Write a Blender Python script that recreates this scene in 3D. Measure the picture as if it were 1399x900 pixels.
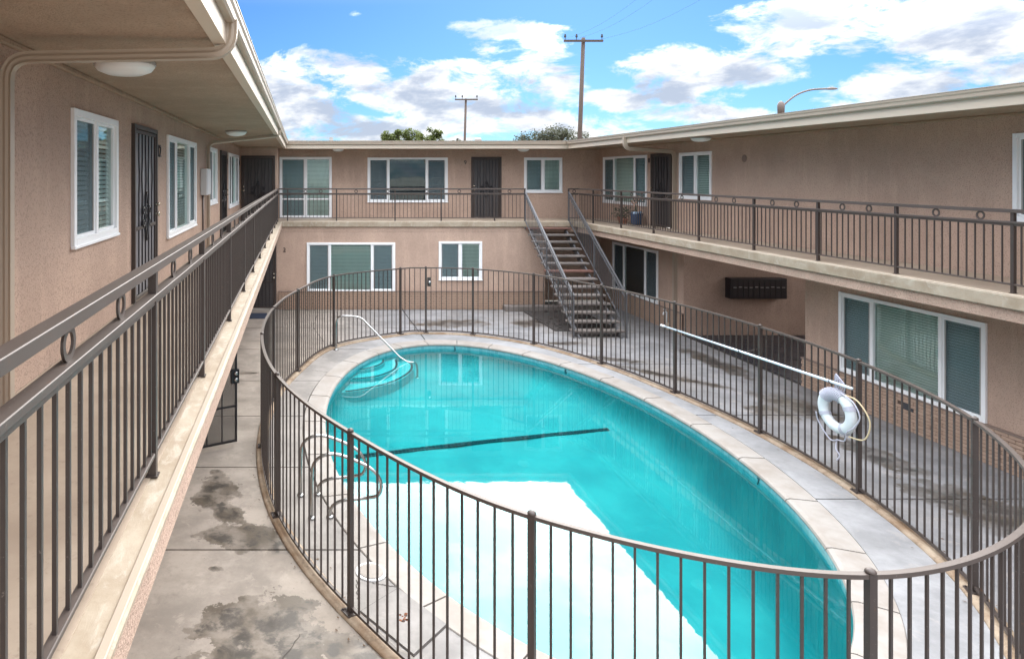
import bpy, bmesh, math, random
from math import sin, cos, pi, radians, sqrt, exp
from mathutils import Vector, Matrix, Euler
random.seed(7)
S = bpy.context.scene
for o in list(bpy.data.objects): bpy.data.objects.remove(o)
COL = S.collection
# ------------------------------------------------------------------ camera
EYE = 4.34
F = 910.0
cam_d = bpy.data.cameras.new('camera'); cam = bpy.data.objects.new('camera', cam_d); COL.objects.link(cam)
cam.location = (0, 0, EYE); cam.rotation_euler = (radians(90), 0, 0)
cam_d.sensor_width = 36; cam_d.lens = F/1399*36
cam_d.shift_x = (699.5-411)/1399; cam_d.shift_y = -(450-239)/1399
cam_d.clip_start = .05; cam_d.clip_end = 3000
S.camera = cam
S.render.resolution_x = 1024; S.render.resolution_y = 658
# ------------------------------------------------------------------ light
SUN_EL, SUN_AZ = radians(31), radians(22)          # azimuth from +Y towards +X
sd = bpy.data.lights.new('sun', 'SUN'); sun = bpy.data.objects.new('sun', sd); COL.objects.link(sun)
sd.energy = .6; sd.angle = radians(48); sd.color = (1, .93, .82)
sdir = Vector((sin(SUN_AZ)*cos(SUN_EL), cos(SUN_AZ)*cos(SUN_EL), sin(SUN_EL)))
sun.rotation_euler = sdir.to_track_quat('Z', 'Y').to_euler(); sun.location = sdir*60
S.view_settings.view_transform = 'Standard'; S.view_settings.look = 'None'
S.view_settings.exposure = 2.95; S.view_settings.gamma = 1

class NT:
    """small helper for node trees"""
    def __init__(s, tree): s.t = tree; s.n = tree.nodes; s.l = tree.links
    def node(s, typ, ins=None, **kw):
        n = s.n.new(typ)
        for k, v in kw.items(): setattr(n, k, v)
        for k, v in (ins or {}).items(): s.put(n.inputs[k], v)
        return n
    def put(s, sock, v):
        if isinstance(v, bpy.types.NodeSocket): s.l.new(v, sock)
        elif v is not None:
            try:
                if len(v) == 3 and len(sock.default_value) == 4: v = (*v, 1)
            except TypeError: pass
            sock.default_value = v
    def math(s, op, a, b=None, c=None, clamp=False):
        n = s.node('ShaderNodeMath', operation=op, use_clamp=clamp)
        for i, v in enumerate((a, b, c)):
            if v is not None: s.put(n.inputs[i], v)
        return n.outputs[0]
    def vmath(s, op, a, b=None):
        n = s.node('ShaderNodeVectorMath', operation=op)
        s.put(n.inputs[0], a)
        if b is not None: s.put(n.inputs[1], b)
        return n
    def mix(s, f, a, b, blend='MIX'):
        n = s.node('ShaderNodeMix', data_type='RGBA', blend_type=blend)
        s.put(n.inputs[0], f); s.put(n.inputs[6], a); s.put(n.inputs[7], b)
        return n.outputs[2]
    def noise(s, vec, scale, detail=4, rough=.55, dist=0):
        n = s.node('ShaderNodeTexNoise', {'Scale': scale, 'Detail': detail, 'Roughness': rough, 'Distortion': dist})
        s.put(n.inputs['Vector'], vec); return n.outputs['Fac']
    def ramp(s, fac, a, b, smooth=True):
        n = s.node('ShaderNodeMapRange', interpolation_type='SMOOTHSTEP' if smooth else 'LINEAR')
        s.put(n.inputs[0], fac); n.inputs[1].default_value = a; n.inputs[2].default_value = b
        return n.outputs[0]
    def scale(s, vec, xyz):
        return s.vmath('MULTIPLY', vec, xyz).outputs[0]

W = bpy.data.worlds.new('World'); S.world = W; W.use_nodes = True
T = NT(W.node_tree); T.n.clear()
sky = T.node('ShaderNodeTexSky', sky_type='NISHITA', sun_disc=False)
sky.sun_elevation = SUN_EL; sky.sun_rotation = SUN_AZ; sky.air_density = 1.0; sky.dust_density = .3; sky.ozone_density = 3
geo = T.node('ShaderNodeNewGeometry')
d = T.vmath('MULTIPLY', geo.outputs['Incoming'], (-1, -1, -1)).outputs[0]
sp = T.node('ShaderNodeSeparateXYZ'); T.put(sp.inputs[0], d)
dx, dy, dz = sp.outputs
ysafe = T.math('MAXIMUM', dy, .12)
U = T.math('DIVIDE', dx, ysafe); V = T.math('DIVIDE', dz, ysafe)
# clouds of the photograph: centre (px), radii (px), weight
blobs = [(395,118,58,40,1), (415,160,70,36,1), (520,118,75,36,1), (580,140,90,40,1), (665,112,80,36,1), (735,110,50,34,1),
         (540,178,190,26,1), (700,38,62,12,.85), (745,58,26,14,.7), (750,175,110,22,.9), (830,140,50,13,.9), (930,85,70,26,1),
         (1010,100,90,26,1), (930,125,45,22,.8), (1000,130,50,20,.6), (985,158,95,14,1), (1180,28,140,42,.95), (1330,35,150,46,1.0),
         (1090,50,80,30,.9), (1220,118,80,28,1), (1330,112,120,26,1), (1060,105,55,18,.7), (484,19,9,5,.36), (1150,150,60,20,.7)]
nz = T.noise(T.scale(d, (1, 1, 2.2)), 11, 10, .64, .35)
nz2 = T.noise(T.scale(d, (1, 1, 1.7)), 3.2, 7, .55, .2)
dens = None
for cx, cy, rx, ry, w in blobs:
    rx *= .95; ry *= .92
    a = T.math('MULTIPLY', T.math('SUBTRACT', U, (cx-411)/F), F/rx/1.12)
    b = T.math('MULTIPLY', T.math('SUBTRACT', V, (239-cy)/F), F/ry/1.12)
    q = T.math('ADD', T.math('MULTIPLY', a, a), T.math('MULTIPLY', b, b))
    e = T.math('MULTIPLY', T.math('SUBTRACT', 1.0, T.math('MULTIPLY', q, .5)), w*.62)
    dens = e if dens is None else T.math('MAXIMUM', dens, e)
high = T.math('ADD', T.math('MULTIPLY', T.math('SUBTRACT', nz2, .5), 2.6), .55)      # cloud field above and around the frame
above = T.ramp(dz, .22, .36)
front = T.ramp(dy, .05, .3)
fieldw = T.math('MAXIMUM', above, T.math('SUBTRACT', 1.0, front))
dens = T.math('MAXIMUM', dens, -1.0)
base = T.node('ShaderNodeMix', data_type='FLOAT'); T.put(base.inputs[0], fieldw); T.put(base.inputs[2], dens); T.put(base.inputs[3], high)
tot = T.math('ADD', base.outputs[0], T.math('MULTIPLY', T.math('SUBTRACT', nz, .5), 2.7))
mask = T.ramp(tot, .16, .58)
veil = T.math('MULTIPLY', T.math('MULTIPLY', T.ramp(dz, .24, .40), T.ramp(T.vmath('DOT_PRODUCT', d, tuple(sdir)).outputs['Value'], .55, .88)), T.math('ADD', .22, T.math('MULTIPLY', T.ramp(nz2, .40, .58), .7)))   # thin veil of cloud round the sun
mask = T.math('MAXIMUM', mask, veil)
shade = T.ramp(T.math('ADD', T.noise(T.scale(d, (1, 1, 2.6)), 9, 8, .58, .15), T.math('MULTIPLY', tot, .10)), .47, .68)
dot = T.vmath('DOT_PRODUCT', d, tuple(sdir)).outputs['Value']
glow = T.math('POWER', T.math('MAXIMUM', dot, 0.0), 30.0)           # thin cloud scatters the sun forward
over = T.math('ADD', 1.0, T.math('MULTIPLY', T.math('MAXIMUM', T.math('SUBTRACT', dz, .14), 0.0), 9.0))                  # cloud deck is brighter overhead than at the horizon
cb = T.math('MULTIPLY', over, T.math('ADD', 1.0, T.math('MULTIPLY', glow, .1)))
ccol = T.mix(shade, (.158, .158, .158), (.073, .083, .102))
ccol = T.mix(1.0, ccol, T.node('ShaderNodeCombineXYZ', {0: cb, 1: cb, 2: cb}).outputs[0], 'MULTIPLY')
skyc = T.mix(1.0, sky.outputs[0], (.115, .205, .325), 'MULTIPLY')
bg1 = T.node('ShaderNodeBackground', {'Color': skyc, 'Strength': .05})
bg2 = T.node('ShaderNodeBackground', {'Color': ccol, 'Strength': 1.0})
ms = T.node('ShaderNodeMixShader'); T.put(ms.inputs[0], T.math('MULTIPLY', mask, .97)); T.l.new(bg1.outputs[0], ms.inputs[1]); T.l.new(bg2.outputs[0], ms.inputs[2])
wo = T.node('ShaderNodeOutputWorld'); T.l.new(ms.outputs[0], wo.inputs[0])

# ------------------------------------------------------------------ materials
def mat(name, build):
    m = bpy.data.materials.new(name); m.use_nodes = True
    t = NT(m.node_tree); t.n.clear()
    out = t.node('ShaderNodeOutputMaterial')
    p = t.node('ShaderNodeNewGeometry').outputs['Position']
    sh = build(t, p); t.l.new(sh, out.inputs[0])
    return m
def prin(t, col, rough=.6, metal=0, bump=None, bstr=.3, bdist=.01, spec=None):
    b = t.node('ShaderNodeBsdfPrincipled')
    t.put(b.inputs['Base Color'], col); t.put(b.inputs['Roughness'], rough); t.put(b.inputs['Metallic'], metal)
    if spec is not None: b.inputs['Specular IOR Level'].default_value = spec
    if bump is not None:
        bn = t.node('ShaderNodeBump', {'Strength': bstr, 'Distance': bdist}); t.put(bn.inputs['Height'], bump)
        t.l.new(bn.outputs[0], b.inputs['Normal'])
    return b.outputs[0]
def stucco(c, speck=.6):
    def f(t, p):
        fine = t.noise(p, 75, 3, .7); big = t.noise(p, .9, 5, .6)
        streak = t.noise(t.scale(p, (2.5, 2.5, .35)), 1.6, 5, .6)
        col = t.mix(t.ramp(big, .35, .7), tuple(x*.90 for x in c), tuple(x*1.06 for x in c))
        col = t.mix(t.math('MULTIPLY', t.ramp(streak, .50, .70), .45), col, tuple(min(1, x*1.22) for x in c))
        pits = t.ramp(t.noise(p, 55, 3, .6), .53, .63)
        col = t.mix(t.math('MULTIPLY', pits, speck), col, tuple(x*.55 for x in c))
        return prin(t, col, .92, bump=fine, bstr=.8, bdist=.014, spec=.2)
    return f
def paint(c, rough=.5, var=.08, metal=0, sc=3.0):
    def f(t, p):
        n = t.noise(p, sc, 5, .6); n2 = t.noise(p, 40, 2)
        col = t.mix(n, tuple(x*(1-var) for x in c), tuple(min(1, x*(1+var)) for x in c))
        return prin(t, col, rough, metal, bump=n2, bstr=.08, bdist=.004)
    return f
def blobmask(t, p, spots, dist=.55, nscale=3.2):
    """organic wet patches: list of (x, y, rx, ry, angle)"""
    sx = t.node('ShaderNodeSeparateXYZ'); t.put(sx.inputs[0], p)
    n = t.noise(p, nscale, 6, .62); res = None
    for x, y, rx, ry, ang in spots:
        ca, sa = cos(ang), sin(ang)
        X = t.math('SUBTRACT', sx.outputs[0], x); Y = t.math('SUBTRACT', sx.outputs[1], y)
        a = t.math('DIVIDE', t.math('ADD', t.math('MULTIPLY', X, ca), t.math('MULTIPLY', Y, sa)), rx)
        b = t.math('DIVIDE', t.math('SUBTRACT', t.math('MULTIPLY', Y, ca), t.math('MULTIPLY', X, sa)), ry)
        q = t.math('SUBTRACT', 1.0, t.math('SQRT', t.math('ADD', t.math('MULTIPLY', a, a), t.math('MULTIPLY', b, b))))
        res = q if res is None else t.math('MAXIMUM', res, q)
    v = t.math('ADD', res, t.math('MULTIPLY', t.math('SUBTRACT', n, .5), dist*4))
    return t.math('MAXIMUM', v, -1.0)
def concrete(c, spots, cold=None, grime=.5):
    def f(t, p):
        n = t.noise(p, 1.1, 8, .68); n2 = t.noise(p, 14, 6, .7); n3 = t.noise(t.scale(p, (1, .5, 1)), .45, 4, .5); n4 = t.noise(p, 3.3, 9, .74, .4)
        def tone(k): return t.mix(t.ramp(n, .34, .66), tuple(x*.74 for x in k), tuple(x*1.14 for x in k))
        col = tone(c)
        if cold:
            sx = t.node('ShaderNodeSeparateXYZ'); t.put(sx.inputs[0], p)
            col = t.mix(t.ramp(sx.outputs[0], 0, 3.2), col, tone(cold))
        col = t.mix(t.math('MULTIPLY', t.ramp(n4, .55, .66), .36*grime+.08), col, tuple(x*.50 for x in c))
        col = t.mix(t.math('MULTIPLY', t.ramp(n4, .44, .36), .30), col, tuple(min(1, x*1.45) for x in c))
        col = t.mix(t.math('MULTIPLY', t.ramp(n2, .54, .68), grime*.55), col, tuple(x*.58 for x in c))
        col = t.mix(t.math('MULTIPLY', t.ramp(n3, .52, .7), .35), col, (c[0]*.62, c[1]*.56, c[2]*.48))
        rough = .8
        if spots:
            v = blobmask(t, p, spots); v = t.math('ADD', v, t.math('MULTIPLY', t.math('SUBTRACT', t.noise(p, 11, 5, .7), .5), .9))
            m = t.ramp(v, .05, .12); ring = t.math('MULTIPLY', t.ramp(v, .25, .5), t.ramp(t.noise(p, 3.5, 5, .6, .6), .42, .6))
            col = t.mix(t.math('MULTIPLY', m, t.math('ADD', .45, t.math('MULTIPLY', t.ramp(t.noise(p, 2.3, 5, .6), .4, .62), .45))), col, (.075, .058, .040)); col = t.mix(t.math('MULTIPLY', ring, .75), col, (.028, .025, .022))
            rough = t.math('SUBTRACT', .8, t.math('MULTIPLY', m, .42))
        fl = t.ramp(t.node('ShaderNodeTexVoronoi', {'Vector': p, 'Scale': 5.5}, feature='F1').outputs['Distance'], .035, .02)
        col = t.mix(t.math('MULTIPLY', fl, .6), col, (.05, .045, .04))
        return prin(t, col, rough, bump=n2, bstr=.25, bdist=.006, spec=.35)
    return f
STUCCO = (.50, .360, .281)
BEIGE = (.40, .325, .25)
M = {}
M['stucco'] = mat('brown_stucco', stucco(STUCCO))
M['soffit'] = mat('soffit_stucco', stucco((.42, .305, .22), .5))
M['beige'] = mat('beige_paint', paint(BEIGE, .45, .06))
M['fascia'] = mat('pale_beige_paint', paint((.58, .485, .38), .5, .05))
def ledge(t, p):
    n = t.noise(p, 2.3, 8, .68); n2 = t.noise(t.scale(p, (2.2, .8, 1)), 5, 7, .72, .5); n3 = t.noise(p, 30, 3, .6)
    col = t.mix(t.ramp(n, .3, .7), (.29, .225, .155), (.41, .345, .26))
    col = t.mix(t.math('MULTIPLY', t.ramp(n2, .5, .66), .55), col, (.48, .43, .355))
    col = t.mix(t.math('MULTIPLY', t.ramp(t.noise(p, 3.1, 6, .7), .58, .72), .5), col, (.30, .22, .14))
    return prin(t, col, .62, bump=t.math('ADD', n2, t.math('MULTIPLY', n3, .3)), bstr=.35, bdist=.01)
M['ledge'] = mat('weathered_beige_deck_coating', ledge)
def deckf(t, p):
    n = t.noise(p, 1.3, 6, .6); n2 = t.noise(p, 22, 4, .7)
    col = t.mix(t.ramp(n, .3, .7), (.36, .28, .21), (.48, .39, .30))
    col = t.mix(t.math('MULTIPLY', t.ramp(n2, .56, .7), .35), col, (.24, .18, .13))
    return prin(t, col, .55, bump=n2, bstr=.2, bdist=.004)
M['deck'] = mat('walkway_coating', deckf)
M['vinyl'] = mat('white_vinyl', paint((.86, .87, .87), .35, .03))
def worn(c, rough):
    def f(t, p):
        n = t.noise(p, 5, 5, .6); n2 = t.noise(p, 23, 6, .72)
        col = t.mix(n, tuple(x*.82 for x in c), tuple(x*1.2 for x in c))
        col = t.mix(t.math('MULTIPLY', t.ramp(n2, .62, .70), .55), col, (.13, .06, .03))
        col = t.mix(t.math('MULTIPLY', t.ramp(t.noise(p, 60, 3, .6), .66, .72), .5), col, (.22, .19, .165))
        return prin(t, col, t.math('ADD', rough, t.math('MULTIPLY', n, .15)), bump=n2, bstr=.12, bdist=.003)
    return f
M['steel'] = mat('bronze_painted_steel', worn((.050, .038, .033), .38))
M['steel2'] = mat('lighter_painted_steel', worn((.078, .060, .051), .40))  # lighter copy of the steel; grey highlights of the rails put into colour
M['stairsteel'] = mat('grey_stair_steel', paint((.10, .10, .105), .4, .15, 0, 6))
M['door'] = mat('dark_door_mesh', lambda t, p: prin(t, t.mix(t.ramp(t.node('ShaderNodeTexVoronoi', {'Vector': p, 'Scale': 90}).outputs['Distance'], .1, .45), (.018, .017, .018), (.060, .053, .052)), .5))
M['black'] = mat('black_steel', paint((.014, .013, .016), .4, .2))
M['chrome'] = mat('stainless_steel', lambda t, p: prin(t, (.42, .42, .41), .26, 1.0))
M['brass'] = mat('worn_nickel', lambda t, p: prin(t, (.62, .56, .45), .25, 1.0))
def brickm(t, p):
    r = t.node('ShaderNodeObjectInfo').outputs['Random']
    n = t.noise(p, 11, 5, .6)
    col = t.mix(n, (.31, .21, .15), (.43, .30, .22))
    col = t.mix(t.math('MULTIPLY', r, .45), col, (.46, .33, .25))
    return prin(t, col, .85, bump=t.noise(p, 60, 3), bstr=.4, bdist=.004)
M['brick'] = mat('tan_painted_brick', brickm)
M['mortar'] = mat('mortar', paint((.085, .055, .042), .95, .12))
M['cap'] = mat('brick_cap', paint((.22, .165, .135), .85, .15))
spots_left = [(-1.25, 9.75, .12, .1, 0), (-.35, 9.3, .3, .07, .6), (-.15, 8.9, .15, .06, .4), (-.95, 7.35, .1, .06, 0), (.1, 7.35, .16, .05, .4), (-1.35, 5.2, .2, .5, .1), (-1.15, 9.1, .30, .62, .1), (-.95, 8.55, .22, .32, .5), (-.62, 7.98, .55, .28, -.15), (-.2, 7.8, .25, .2, 0), (-.9, 8.0, .4, .2, 0),
              (-.45, 6.45, .62, .45, .1), (-.12, 6.1, .4, .55, .3), (-.02, 6.75, .18, .1, -.5), (-.55, 5.9, .5, .3, 0), (.45, 6.0, .3, .4, .3),
              (-1.1, 14.6, .22, .1, 0), (-.35, 12.3, .12, .2, 0), (.2, 5.3, .5, .3, .3)]
spots_out = [(8.9, 8.4, .6, 1.2, .25), (8.0, 14.3, .18, 1.2, .75), (7.3, 15.7, .2, .7, 1.2), (8.6, 12.2, .35, .5, 0),
             (4.4, 19.5, 1.3, .5, .1), (6.9, 19.5, .9, .5, .2), (8.9, 10.3, .3, .9, .1), (9.3, 12.5, .5, .9, .2), (6.8, 17.2, .5, .2, 0), (9.6, 15.5, .35, 1.3, 0)]
M['slab_out'] = mat('stained_concrete', concrete((.305, .262, .218), spots_left+spots_out, (.238, .232, .234)))
M['slab_in'] = mat('pool_deck_concrete', concrete((.25, .228, .205), [(.95, 5.9, .1, .25, .4)], (.272, .270, .272), .25))
def curbm(t, p):
    n = t.noise(p, 2.4, 7, .66); n2 = t.noise(p, 16, 4, .6)
    col = t.mix(t.ramp(n, .3, .68), (.20, .125, .07), (.36, .285, .205)); col = t.mix(t.math('MULTIPLY', t.ramp(n2, .5, .7), .6), col, (.16, .11, .07))
    return prin(t, col, .8, bump=n2, bstr=.4, bdist=.01)
M['curb'] = mat('stained_curb', curbm)
def copingm(t, p):
    r = t.node('ShaderNodeObjectInfo').outputs['Random']; n = t.noise(p, 2.2, 7, .65); n2 = t.noise(p, 45, 3, .6)
    col = t.mix(t.ramp(n, .3, .7), (.235, .202, .172), (.31, .288, .262)); col = t.mix(t.math('MULTIPLY', r, .3), col, (.31, .28, .25))
    return prin(t, col, .72, bump=n2, bstr=.25, bdist=.004)
M['coping'] = mat('sandy_coping', copingm)
M['joint'] = mat('dark_joint', paint((.055, .046, .04), .9, .3))
M['soil'] = mat('soil', paint((.05, .042, .038), .95, .4, 0, 9))
def plaster(t, p):
    n = t.noise(p, 1.1, 6, .6); n2 = t.noise(p, 9, 5, .65)
    col = t.mix(t.ramp(n, .3, .7), (.012, .222, .248), (.038, .300, .315))
    col = t.mix(t.math('MULTIPLY', t.ramp(n2, .66, .76), .4), col, (.04, .30, .34))
    return prin(t, col, .7)
M['plaster'] = mat('aqua_pool_plaster', plaster)
M['plasterstep'] = mat('pale_aqua_step_plaster', lambda t, p: prin(t, t.mix(t.noise(p, 4, 5), (.05, .34, .37), (.11, .44, .46)), .7))
def tiles(c1, c2, grout, sx, sz):
    def f(t, p):
        br = t.node('ShaderNodeTexBrick', {'Scale': 1.0, 'Mortar Size': .004, 'Brick Width': sx, 'Row Height': sz, 'Color1': (*c1, 1), 'Color2': (*c2, 1), 'Mortar': (*grout, 1)}, offset=0)
        t.put(br.inputs['Vector'], t.node('ShaderNodeTexCoord').outputs['UV'])
        return prin(t, br.outputs[0], .25)
    return f
M['tile'] = mat('waterline_tile', tiles((.10, .30, .34), (.16, .38, .42), (.20, .42, .44), .1, .1))
M['darktile'] = mat('dark_marker_tile', paint((.004, .022, .032), .3, .3, 0, 30))
def water(t, p):
    n = t.noise(t.scale(p, (1, 1, 1)), 1.7, 3, .5); n2 = t.noise(p, 9, 2, .5)
    bn = t.node('ShaderNodeBump', {'Strength': .02, 'Distance': .05}); t.put(bn.inputs['Height'], t.math('ADD', n, t.math('MULTIPLY', n2, .10)))
    tr = t.node('ShaderNodeBsdfTransparent', {'Color': (.50, .97, .955, 1)})
    gl = t.node('ShaderNodeBsdfGlossy', {'Roughness': .012, 'Color': (1, 1, 1, 1)}); t.l.new(bn.outputs[0], gl.inputs['Normal'])
    fr = t.node('ShaderNodeFresnel', {'IOR': 1.36}); t.l.new(bn.outputs[0], fr.inputs['Normal'])
    mx = t.node('ShaderNodeMixShader'); t.l.new(fr.outputs[0], mx.inputs[0]); t.l.new(tr.outputs[0], mx.inputs[1]); t.l.new(gl.outputs[0], mx.inputs[2])
    return mx.outputs[0]
M['water'] = mat('pool_water', water)
def glassm(tint, k=1.0, refl=1.55):
    def f(t, p):
        tr = t.node('ShaderNodeBsdfTransparent', {'Color': (*tint, 1)})
        bn = t.node('ShaderNodeBump', {'Strength': .02, 'Distance': .05}); t.put(bn.inputs['Height'], t.noise(p, 1.6, 2))
        gl = t.node('ShaderNodeBsdfGlossy', {'Roughness': .01, 'Color': (.85, 1, .97, 1)}); t.l.new(bn.outputs[0], gl.inputs['Normal'])
        fr = t.node('ShaderNodeFresnel', {'IOR': refl})
        mx = t.node('ShaderNodeMixShader'); t.put(mx.inputs[0], t.math('MULTIPLY', fr.outputs[0], k, clamp=True)); t.l.new(tr.outputs[0], mx.inputs[1]); t.l.new(gl.outputs[0], mx.inputs[2])
        return mx.outputs[0]
    return f
M['glass'] = mat('green_tinted_glass', glassm((.90, 1.0, .965), 1.2, 1.75))
def screenm(t, p):
    tr = t.node('ShaderNodeBsdfTransparent', {'Color': (.85, .9, .92, 1)}); df = prin(t, (.24, .29, .31), .7)
    mx = t.node('ShaderNodeMixShader', {0: .20}); t.l.new(tr.outputs[0], mx.inputs[1]); t.l.new(df, mx.inputs[2]); return mx.outputs[0]
M['screen'] = mat('grey_insect_screen', screenm)
M['blind'] = mat('white_blind', paint((.90, .93, .90), .5, .03))
M['darkblind'] = mat('dark_blind', paint((.075, .08, .11), .5, .05))
M['window_backing'] = mat('pale_green_curtain', paint((.30, .42, .36), .9, .06))
M['dark'] = mat('dark_interior', paint((.05, .05, .055), .9, .1))
M['light'] = mat('frosted_glass', lambda t, p: prin(t, (.82, .82, .80), .3))
M['tread'] = mat('worn_grey_tread', concrete((.19, .165, .15), None, None, .5))
M['redtread'] = mat('reddish_tread', paint((.17, .085, .065), .7, .2))
M['box'] = mat('light_grey_metal', paint((.60, .60, .60), .4, .04))
M['ring'] = mat('white_foam', paint((.72, .76, .78), .55, .05))
M['rope'] = mat('white_rope', paint((.50, .50, .58), .8, .2, 0, 60))
M['yrope'] = mat('cream_rope', paint((.72, .58, .36), .7, .1))
M['alum'] = mat('blue_white_pole', lambda t, p: prin(t, (.68, .78, .86), .3, .2))
M['wood'] = mat('weathered_pole_wood', lambda t, p: prin(t, t.mix(t.noise(t.scale(p, (6, 6, .3)), 3, 5), (.055, .040, .032), (.115, .082, .064)), .9))
def leafm(c):
    def f(t, p):
        n = t.noise(p, 2.2, 4); col = t.mix(n, tuple(x*.55 for x in c), tuple(x*1.5 for x in c))
        tr = t.node('ShaderNodeBsdfTranslucent'); t.put(tr.inputs[0], col); mx = t.node('ShaderNodeMixShader', {0: .45}); t.l.new(prin(t, col, .6), mx.inputs[1]); t.l.new(tr.outputs[0], mx.inputs[2]); return mx.outputs[0]
    return f
M['leafA'] = mat('yellow_green_leaves', leafm((.105, .130, .035)))
M['leafB'] = mat('olive_brown_leaves', leafm((.07, .075, .045)))
M['leafC'] = mat('dark_green_leaves', paint((.035, .07, .03), .6, .4, 0, 9))
M['bark'] = mat('bark', paint((.10, .075, .055), .9, .3))
M['blue'] = mat('blue_glaze', paint((.03, .07, .15), .25, .2))
M['terra'] = mat('terracotta', paint((.42, .19, .13), .8, .15))
M['peach'] = mat('peach_petals', paint((.75, .48, .34), .7, .15, 0, 12))
M['palecloth'] = mat('pale_blue_plastic', paint((.45, .60, .75), .5, .1))
M['floor_dark'] = mat('dark_glossy_tile', lambda t, p: prin(t, t.mix(t.noise(p, 3, 5), (.018, .020, .026), (.045, .048, .06)), t.math('ADD', .2, t.math('MULTIPLY', t.noise(p, 4, 4), .3))))  # dark bluish tile tone with noise-varied gloss
M['ground'] = mat('bare_ground', concrete((.22, .20, .17), None))
M['mat'] = mat('navy_doormat', paint((.02, .03, .055), .95, .3, 0, 50))
M['roof'] = mat('gravel_roof', concrete((.30, .28, .26), None, None, 1))
M['lamp'] = mat('brown_lamp_paint', paint((.15, .115, .10), .6, .1))
M['galv'] = mat('grey_galvanised', paint((.38, .36, .34), .5, .1))

# ------------------------------------------------------------------ mesh helpers
def new_bm(): return bmesh.new()
def box(bm, x0, x1, y0, y1, z0, z1):
    vs = [bm.verts.new((x, y, z)) for z in (z0, z1) for y in (y0, y1) for x in (x0, x1)]
    for f in ((0,2,3,1), (4,5,7,6), (0,1,5,4), (2,6,7,3), (0,4,6,2), (1,3,7,5)): bm.faces.new([vs[i] for i in f])
def prism(bm, poly, z0, z1):
    a = [bm.verts.new((x, y, z0)) for x, y in poly]; b = [bm.verts.new((x, y, z1)) for x, y in poly]
    n = len(poly)
    bm.faces.new(list(reversed(a))); bm.faces.new(b)
    for i in range(n): bm.faces.new((a[i], a[(i+1) % n], b[(i+1) % n], b[i]))
def frames(pts, up=Vector((0,0,1)), closed=False):
    n = len(pts); out = []; prev = None
    for i in range(n):
        if closed: t = (pts[(i+1) % n]-pts[i-1]).normalized()
        elif i == 0: t = (pts[1]-pts[0]).normalized()
        elif i == n-1: t = (pts[-1]-pts[-2]).normalized()
        else: t = ((pts[i+1]-pts[i]).normalized()+(pts[i]-pts[i-1]).normalized()).normalized()
        if prev is None:
            s = t.cross(up)
            if s.length < .05: s = t.cross(Vector((1, 0, 0)))
        else: s = prev - t*prev.dot(t)
        s.normalize(); prev = s; out.append((t, s, s.cross(t).normalized()))
    return out
def sweep(bm, pts, prof, up=Vector((0,0,1)), closed=False, cap=True, taper=None):
    pts = [Vector(p) for p in pts]; fr = frames(pts, up, closed); rings = []
    for i, (p, (t, s, u)) in enumerate(zip(pts, fr)):
        k = taper[i] if taper else 1
        rings.append([bm.verts.new(p + s*a*k + u*b*k) for a, b in prof])
    m = len(prof); n = len(pts)
    for i in range(n if closed else n-1):
        r, q = rings[i], rings[(i+1) % n]
        for j in range(m): bm.faces.new((r[j], r[(j+1) % m], q[(j+1) % m], q[j]))
    if cap and not closed: bm.faces.new(rings[0][::-1]); bm.faces.new(rings[-1])
def rect(w, h, dx=0, dz=0): return [(-w/2+dx, -h/2+dz), (w/2+dx, -h/2+dz), (w/2+dx, h/2+dz), (-w/2+dx, h/2+dz)]
def circ(r, n=10): return [(r*cos(2*pi*i/n), r*sin(2*pi*i/n)) for i in range(n)]
def lathe(bm, prof, c=(0,0,0), n=20, sy=1.0):
    rings = [[bm.verts.new((c[0]+r*cos(2*pi*i/n), c[1]+r*sin(2*pi*i/n)*sy, c[2]+z)) for i in range(n)] for r, z in prof]
    for a, b in zip(rings, rings[1:]):
        for i in range(n): bm.faces.new((a[i], a[(i+1) % n], b[(i+1) % n], b[i]))
    bm.faces.new(rings[0][::-1]); bm.faces.new(rings[-1])
def smooth_path(pts, k=6, closed=False):
    pts = [Vector(p) for p in pts]; n = len(pts); out = []
    rng = range(n) if closed else range(n-1)
    for i in rng:
        g = lambda j: pts[j % n] if closed else pts[max(0, min(n-1, j))]
        p0, p1, p2, p3 = g(i-1), g(i), g(i+1), g(i+2)
        for s in range(k):
            t = s/k
            out.append(.5*((2*p1)+(p2-p0)*t+(2*p0-5*p1+4*p2-p3)*t*t+(3*p1-p0-3*p2+p3)*t**3))
    if not closed: out.append(pts[-1])
    return out
def wloc(o):
    v = Vector((0,0,0))
    while o is not None: v = v + o.location; o = o.parent
    return v
def mesh(name, bm, m, smooth=False, bevel=0, seg=1):
    bmesh.ops.recalc_face_normals(bm, faces=bm.faces)
    if bevel: bmesh.ops.bevel(bm, geom=[e for e in bm.edges if e.calc_face_angle(0) > .5], offset=bevel, segments=seg, affect='EDGES', clamp_overlap=True)
    me = bpy.data.meshes.new(name); bm.to_mesh(me); bm.free()
    if m is not None:
        for x in (m if isinstance(m, (list, tuple)) else [m]): me.materials.append(M[x])
    if smooth:
        for p in me.polygons: p.use_smooth = True
    return me
def link(name, me, parent=None, loc=(0,0,0), rotz=0, rot=None):
    """loc is in world space, parents are never rotated unless given local placement"""
    o = bpy.data.objects.new(name, me); COL.objects.link(o)
    o.location = Vector(loc) - (wloc(parent) if parent else Vector((0,0,0)))
    if rot is not None: o.rotation_euler = rot
    elif rotz: o.rotation_euler = (0, 0, rotz)
    if parent: o.parent = parent
    return o
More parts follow.
